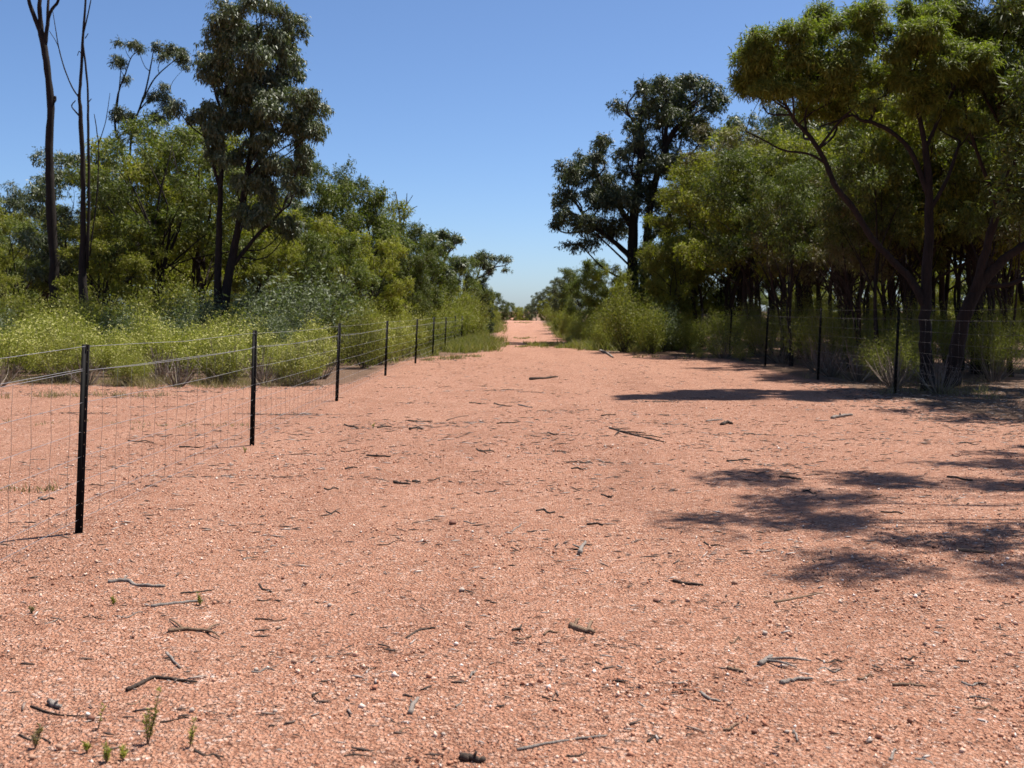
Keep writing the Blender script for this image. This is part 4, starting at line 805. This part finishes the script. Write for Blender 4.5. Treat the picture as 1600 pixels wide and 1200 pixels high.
for mat, lab, grp, items in (
    (D_, 'small dark twig lying loose on the sunlit gravel', GD, [(30, 1150, 80, 1165, 5), (305, 1187, 350, 1198, 6), (250, 1138, 296, 1130, 4), (130, 968, 163, 972, 2.5), (398, 968, 448, 966, 2.5), (402, 939, 425, 936, 3.5), (405, 914, 424, 926, 4), (801, 989, 815, 981, 7), (538, 1191, 582, 1191, 5), (562, 1044, 589, 1046, 3.5), (848, 1093, 877, 1099, 3.5), (1012, 1166, 1035, 1161, 6), (885, 1186, 915, 1181, 6), (1278, 1028, 1318, 1034, 3.5), (1412, 1028, 1433, 1029, 3.5),
        (733, 630, 760, 632, 2.5), (772, 631, 800, 635, 2.5), (638, 656, 676, 658, 2.5), (698, 657, 732, 651, 2.5), (776, 664, 813, 662, 3.5), (533, 704, 562, 701, 2.5), (540, 733, 559, 731, 3), (645, 750, 657, 749, 4), (668, 748, 697, 743, 3), (507, 764, 529, 765, 3), (510, 800, 531, 802, 3), (883, 722, 926, 722, 3), (893, 731, 918, 730, 3), (838, 794, 867, 796, 4.5), (917, 815, 942, 817, 4), (940, 771, 958, 773, 5), (590, 850, 634, 845, 3), (1136, 722, 1173, 720, 5), (1218, 747, 1252, 751, 4.5), (538, 662, 560, 668, 3), (590, 668, 612, 667, 3), (640, 672, 660, 672, 4), (856, 680, 873, 682, 3), (940, 652, 962, 651, 2.5), (1100, 846, 1125, 852, 3), (870, 705, 890, 707, 3), (1375, 805, 1410, 808, 4), (1480, 750, 1520, 755, 5), (1255, 770, 1275, 773, 4), (750, 705, 772, 706, 3), (745, 703, 760, 709, 3), (1500, 690, 1530, 692, 3), (60, 785, 85, 786, 4), (200, 690, 240, 692, 3), (280, 698, 320, 697, 3)]),
    (G, 'small weathered grey twig lying loose on the gravel', GG, [(183, 967, 228, 962, 3), (393, 1054, 428, 1051, 3.5), (712, 1109, 722, 1098, 5), (735, 1062, 744, 1052, 5), (810, 633, 832, 637, 3.5), (1278, 1047, 1312, 1045, 5), (1503, 1066, 1541, 1069, 5), (1515, 1088, 1548, 1092, 4), (1390, 1192, 1400, 1177, 6), (1430, 1190, 1472, 1196, 6), (1095, 1086, 1126, 1101, 6), (800, 826, 815, 812, 3), (725, 810, 743, 812, 3.5), (70, 977, 100, 973, 3), (1240, 1150, 1246, 1166, 5), (1050, 1070, 1075, 1066, 4)]),
    (T_, 'small tan twig lying loose on the gravel', GT, [(198, 1105, 233, 1099, 4), (805, 1001, 831, 997, 4), (850, 996, 873, 992, 5), (1058, 1107, 1085, 1108, 4), (1130, 1148, 1155, 1137, 5), (1340, 1060, 1365, 1058, 6), (625, 1150, 645, 1147, 4), (380, 870, 402, 868, 3), (70, 955, 92, 957, 4), (1520, 1105, 1560, 1108, 4), (1140, 1000, 1160, 997, 3)])):
    for x1, y1, x2, y2, w in items:
        rj = random.Random(x1*7+y1); k = (y1-HY)/500
        pts = [(x1, y1)]+[(x1+(x2-x1)*f+rj.uniform(-2, 2), y1+(y2-y1)*f+rj.uniform(-5, 5)*k) for f in (.35, .68)]+[(x2, y2)]
        stick(pts, w*rj.uniform(.65, .95), mat, lab, grp, 'twig', [(rj.uniform(.3, .7), x1+(x2-x1)*rj.uniform(.5, 1.2), (y1+y2)/2+rj.uniform(-10, 10)*k)] if rj.random() < .4 else ())

def stone(x, y, r, mat, label, group=None):
    SEED[0] += 1; rng = np.random.default_rng(SEED[0])
    p = PG(x, y); R_ = 0.8*r/F*p[1]
    bm_V = []; nu, nv = 8, 5
    V = [(0, 0, -1)]
    for j in range(1, nv):
        ph = -math.pi/2+math.pi*j/nv
        for i in range(nu):
            th = 2*math.pi*(i+.5*(j % 2))/nu; V.append((math.cos(ph)*math.cos(th), math.cos(ph)*math.sin(th), math.sin(ph)))
    V.append((0, 0, 1)); V = np.array(V)*rng.uniform(.78, 1.15, (len(V), 1))*np.array([1.15, .9, .75])*R_
    T = []
    for i in range(nu): T.append((0, 1+(i+1) % nu, 1+i)); l = 1+(nv-2)*nu; T.append((len(V)-1, l+i, l+(i+1) % nu))
    Q = [(1+j*nu+i, 1+j*nu+(i+1) % nu, 1+(j+1)*nu+(i+1) % nu, 1+(j+1)*nu+i) for j in range(nv-2) for i in range(nu)]
    o = obj('stone', mesh('stone', V, Q, T, mat), None, (p[0], p[1], p[2]+R_*.5)); o.rotation_euler = (0, 0, rng.uniform(0, 6))
    tag(o, label, 'stone', group)
SR, SP, ST = M['stone_red'], M['stone_pale'], M['stone_tan']
stone(707, 815, 7, SR, 'largest red-brown stone on the open gravel'); stone(722, 922, 6, SP, 'pale grey upright stone casting a dark shadow'); stone(1195, 987, 6, SP, 'cream oblong stone on the gravel')
stone(1025, 939, 6, SR, 'small red-brown stone below the dappled shade'); stone(400, 1052, 6, SP, 'cream stone touching a thin grey twig'); stone(142, 1130, 8, SR, 'red-brown stone beside a sprouting stem')
for x, y, r, m in ((765, 866, 4, SR), (663, 845, 4, SR), (1047, 862, 5, ST), (1178, 1153, 6, SR), (545, 912, 4, ST), (442, 904, 4, SR), (477, 912, 5, ST), (208, 1000, 4, SR), (92, 1175, 7, ST), (460, 1038, 6, ST), (693, 1153, 5, SP), (660, 1022, 5, ST), (645, 1022, 4, SR), (842, 1020, 4, SR), (870, 1070, 4, ST), (1148, 910, 6, ST), (1370, 924, 5, ST), (1338, 938, 4, SR), (945, 700, 3, SP), (1030, 735, 3, SP), (515, 945, 5, SP), (430, 1122, 5, SP), (300, 1120, 6, SP), (50, 1190, 7, ST), (1420, 1040, 4, SR), (1230, 1152, 5, SP)):
    stone(x, y, r, m, {SR.name: 'little red-brown pebble among the gravel', SP.name: 'little whitish pebble among the gravel', ST.name: 'little tan pebble among the gravel'}[m.name], {SR.name: 'red-brown pebbles', SP.name: 'whitish pebbles', ST.name: 'tan pebbles'}[m.name])

def seedling(x, y, hpx, n_stem, label, group=None, dry=False):
    SEED[0] += 1; rng = np.random.default_rng(SEED[0]); p = PG(x, y); h = hpx/F*p[1]
    r = empty('seedling', p); tag(r, label, 'plant', group); t = Tubes(); C = []; D = []
    for i in range(n_stem):
        a = rng.uniform(0, 6.28); hh = h*(1 if i == 0 else rng.uniform(.45, .9)); e = np.array([math.cos(a)*.28*hh, math.sin(a)*.28*hh, hh])
        S = smooth_path([(0, 0, -.01, .0022), (e[0]*.5, e[1]*.5, hh*.5, .0016), (*e, .0008)], 6); t.add(S[:, :3], S[:, 3], 4, False)
        m = int(14+hh*190); tt = rng.uniform(.25, 1.02, m); idx = np.clip(tt*5, 0, 4.99); k = idx.astype(int); f = (idx-k)[:, None]
        C.append(S[k, :3]*(1-f)+S[k+1, :3]*f); aa = rng.uniform(0, 6.28, m); D.append(unit(np.stack([np.cos(aa)*.75, np.sin(aa)*.75, rng.uniform(.4, 1.2, m)], 1)))
    C = np.concatenate(C); D = np.concatenate(D); V, Q = leaf_quads(C, D, rand_dirs(rng, len(C)), 0.022*rng.uniform(.6, 1.2, len(C)), .0038*rng.uniform(.8, 1.3, len(C)))
    obj('stem', t.mesh('stem', M['twig_tan']), r); obj('leaves', mesh('leaves', V, Q, None, M['drygrass'] if dry else M['heath']), r)
seedling(230, 1176, 82, 6, 'tallest bright green seedling sprouting from the foreground gravel')
seedling(296, 1180, 42, 3, 'smaller green seedling beside the tallest one')
seedling(152, 1146, 36, 1, 'thin single-stemmed sprout beside a red-brown stone')
seedling(165, 1203, 30, 6, 'low bushy green seedling at the foot of the tallest one'); seedling(192, 1200, 22, 4, 'squat green sprout between two larger seedlings')
for x, y, h in ((178, 948, 12), (313, 948, 18), (50, 958, 10), (583, 668, 8), (383, 710, 10), (136, 1185, 14), (55, 1172, 22), (60, 1155, 20)):
    seedling(x, y, h, 4, 'tiny olive sprout poking through the gravel', 'tiny sprouts in the gravel', dry=(x in (55, 60, 50)))
print('objects', len(bpy.data.objects), 'tris', sum(sum(len(p.vertices)-2 for p in m.polygons) if len(m.polygons)<2000 else len(m.loops)-2*len(m.polygons) for m in bpy.data.meshes))
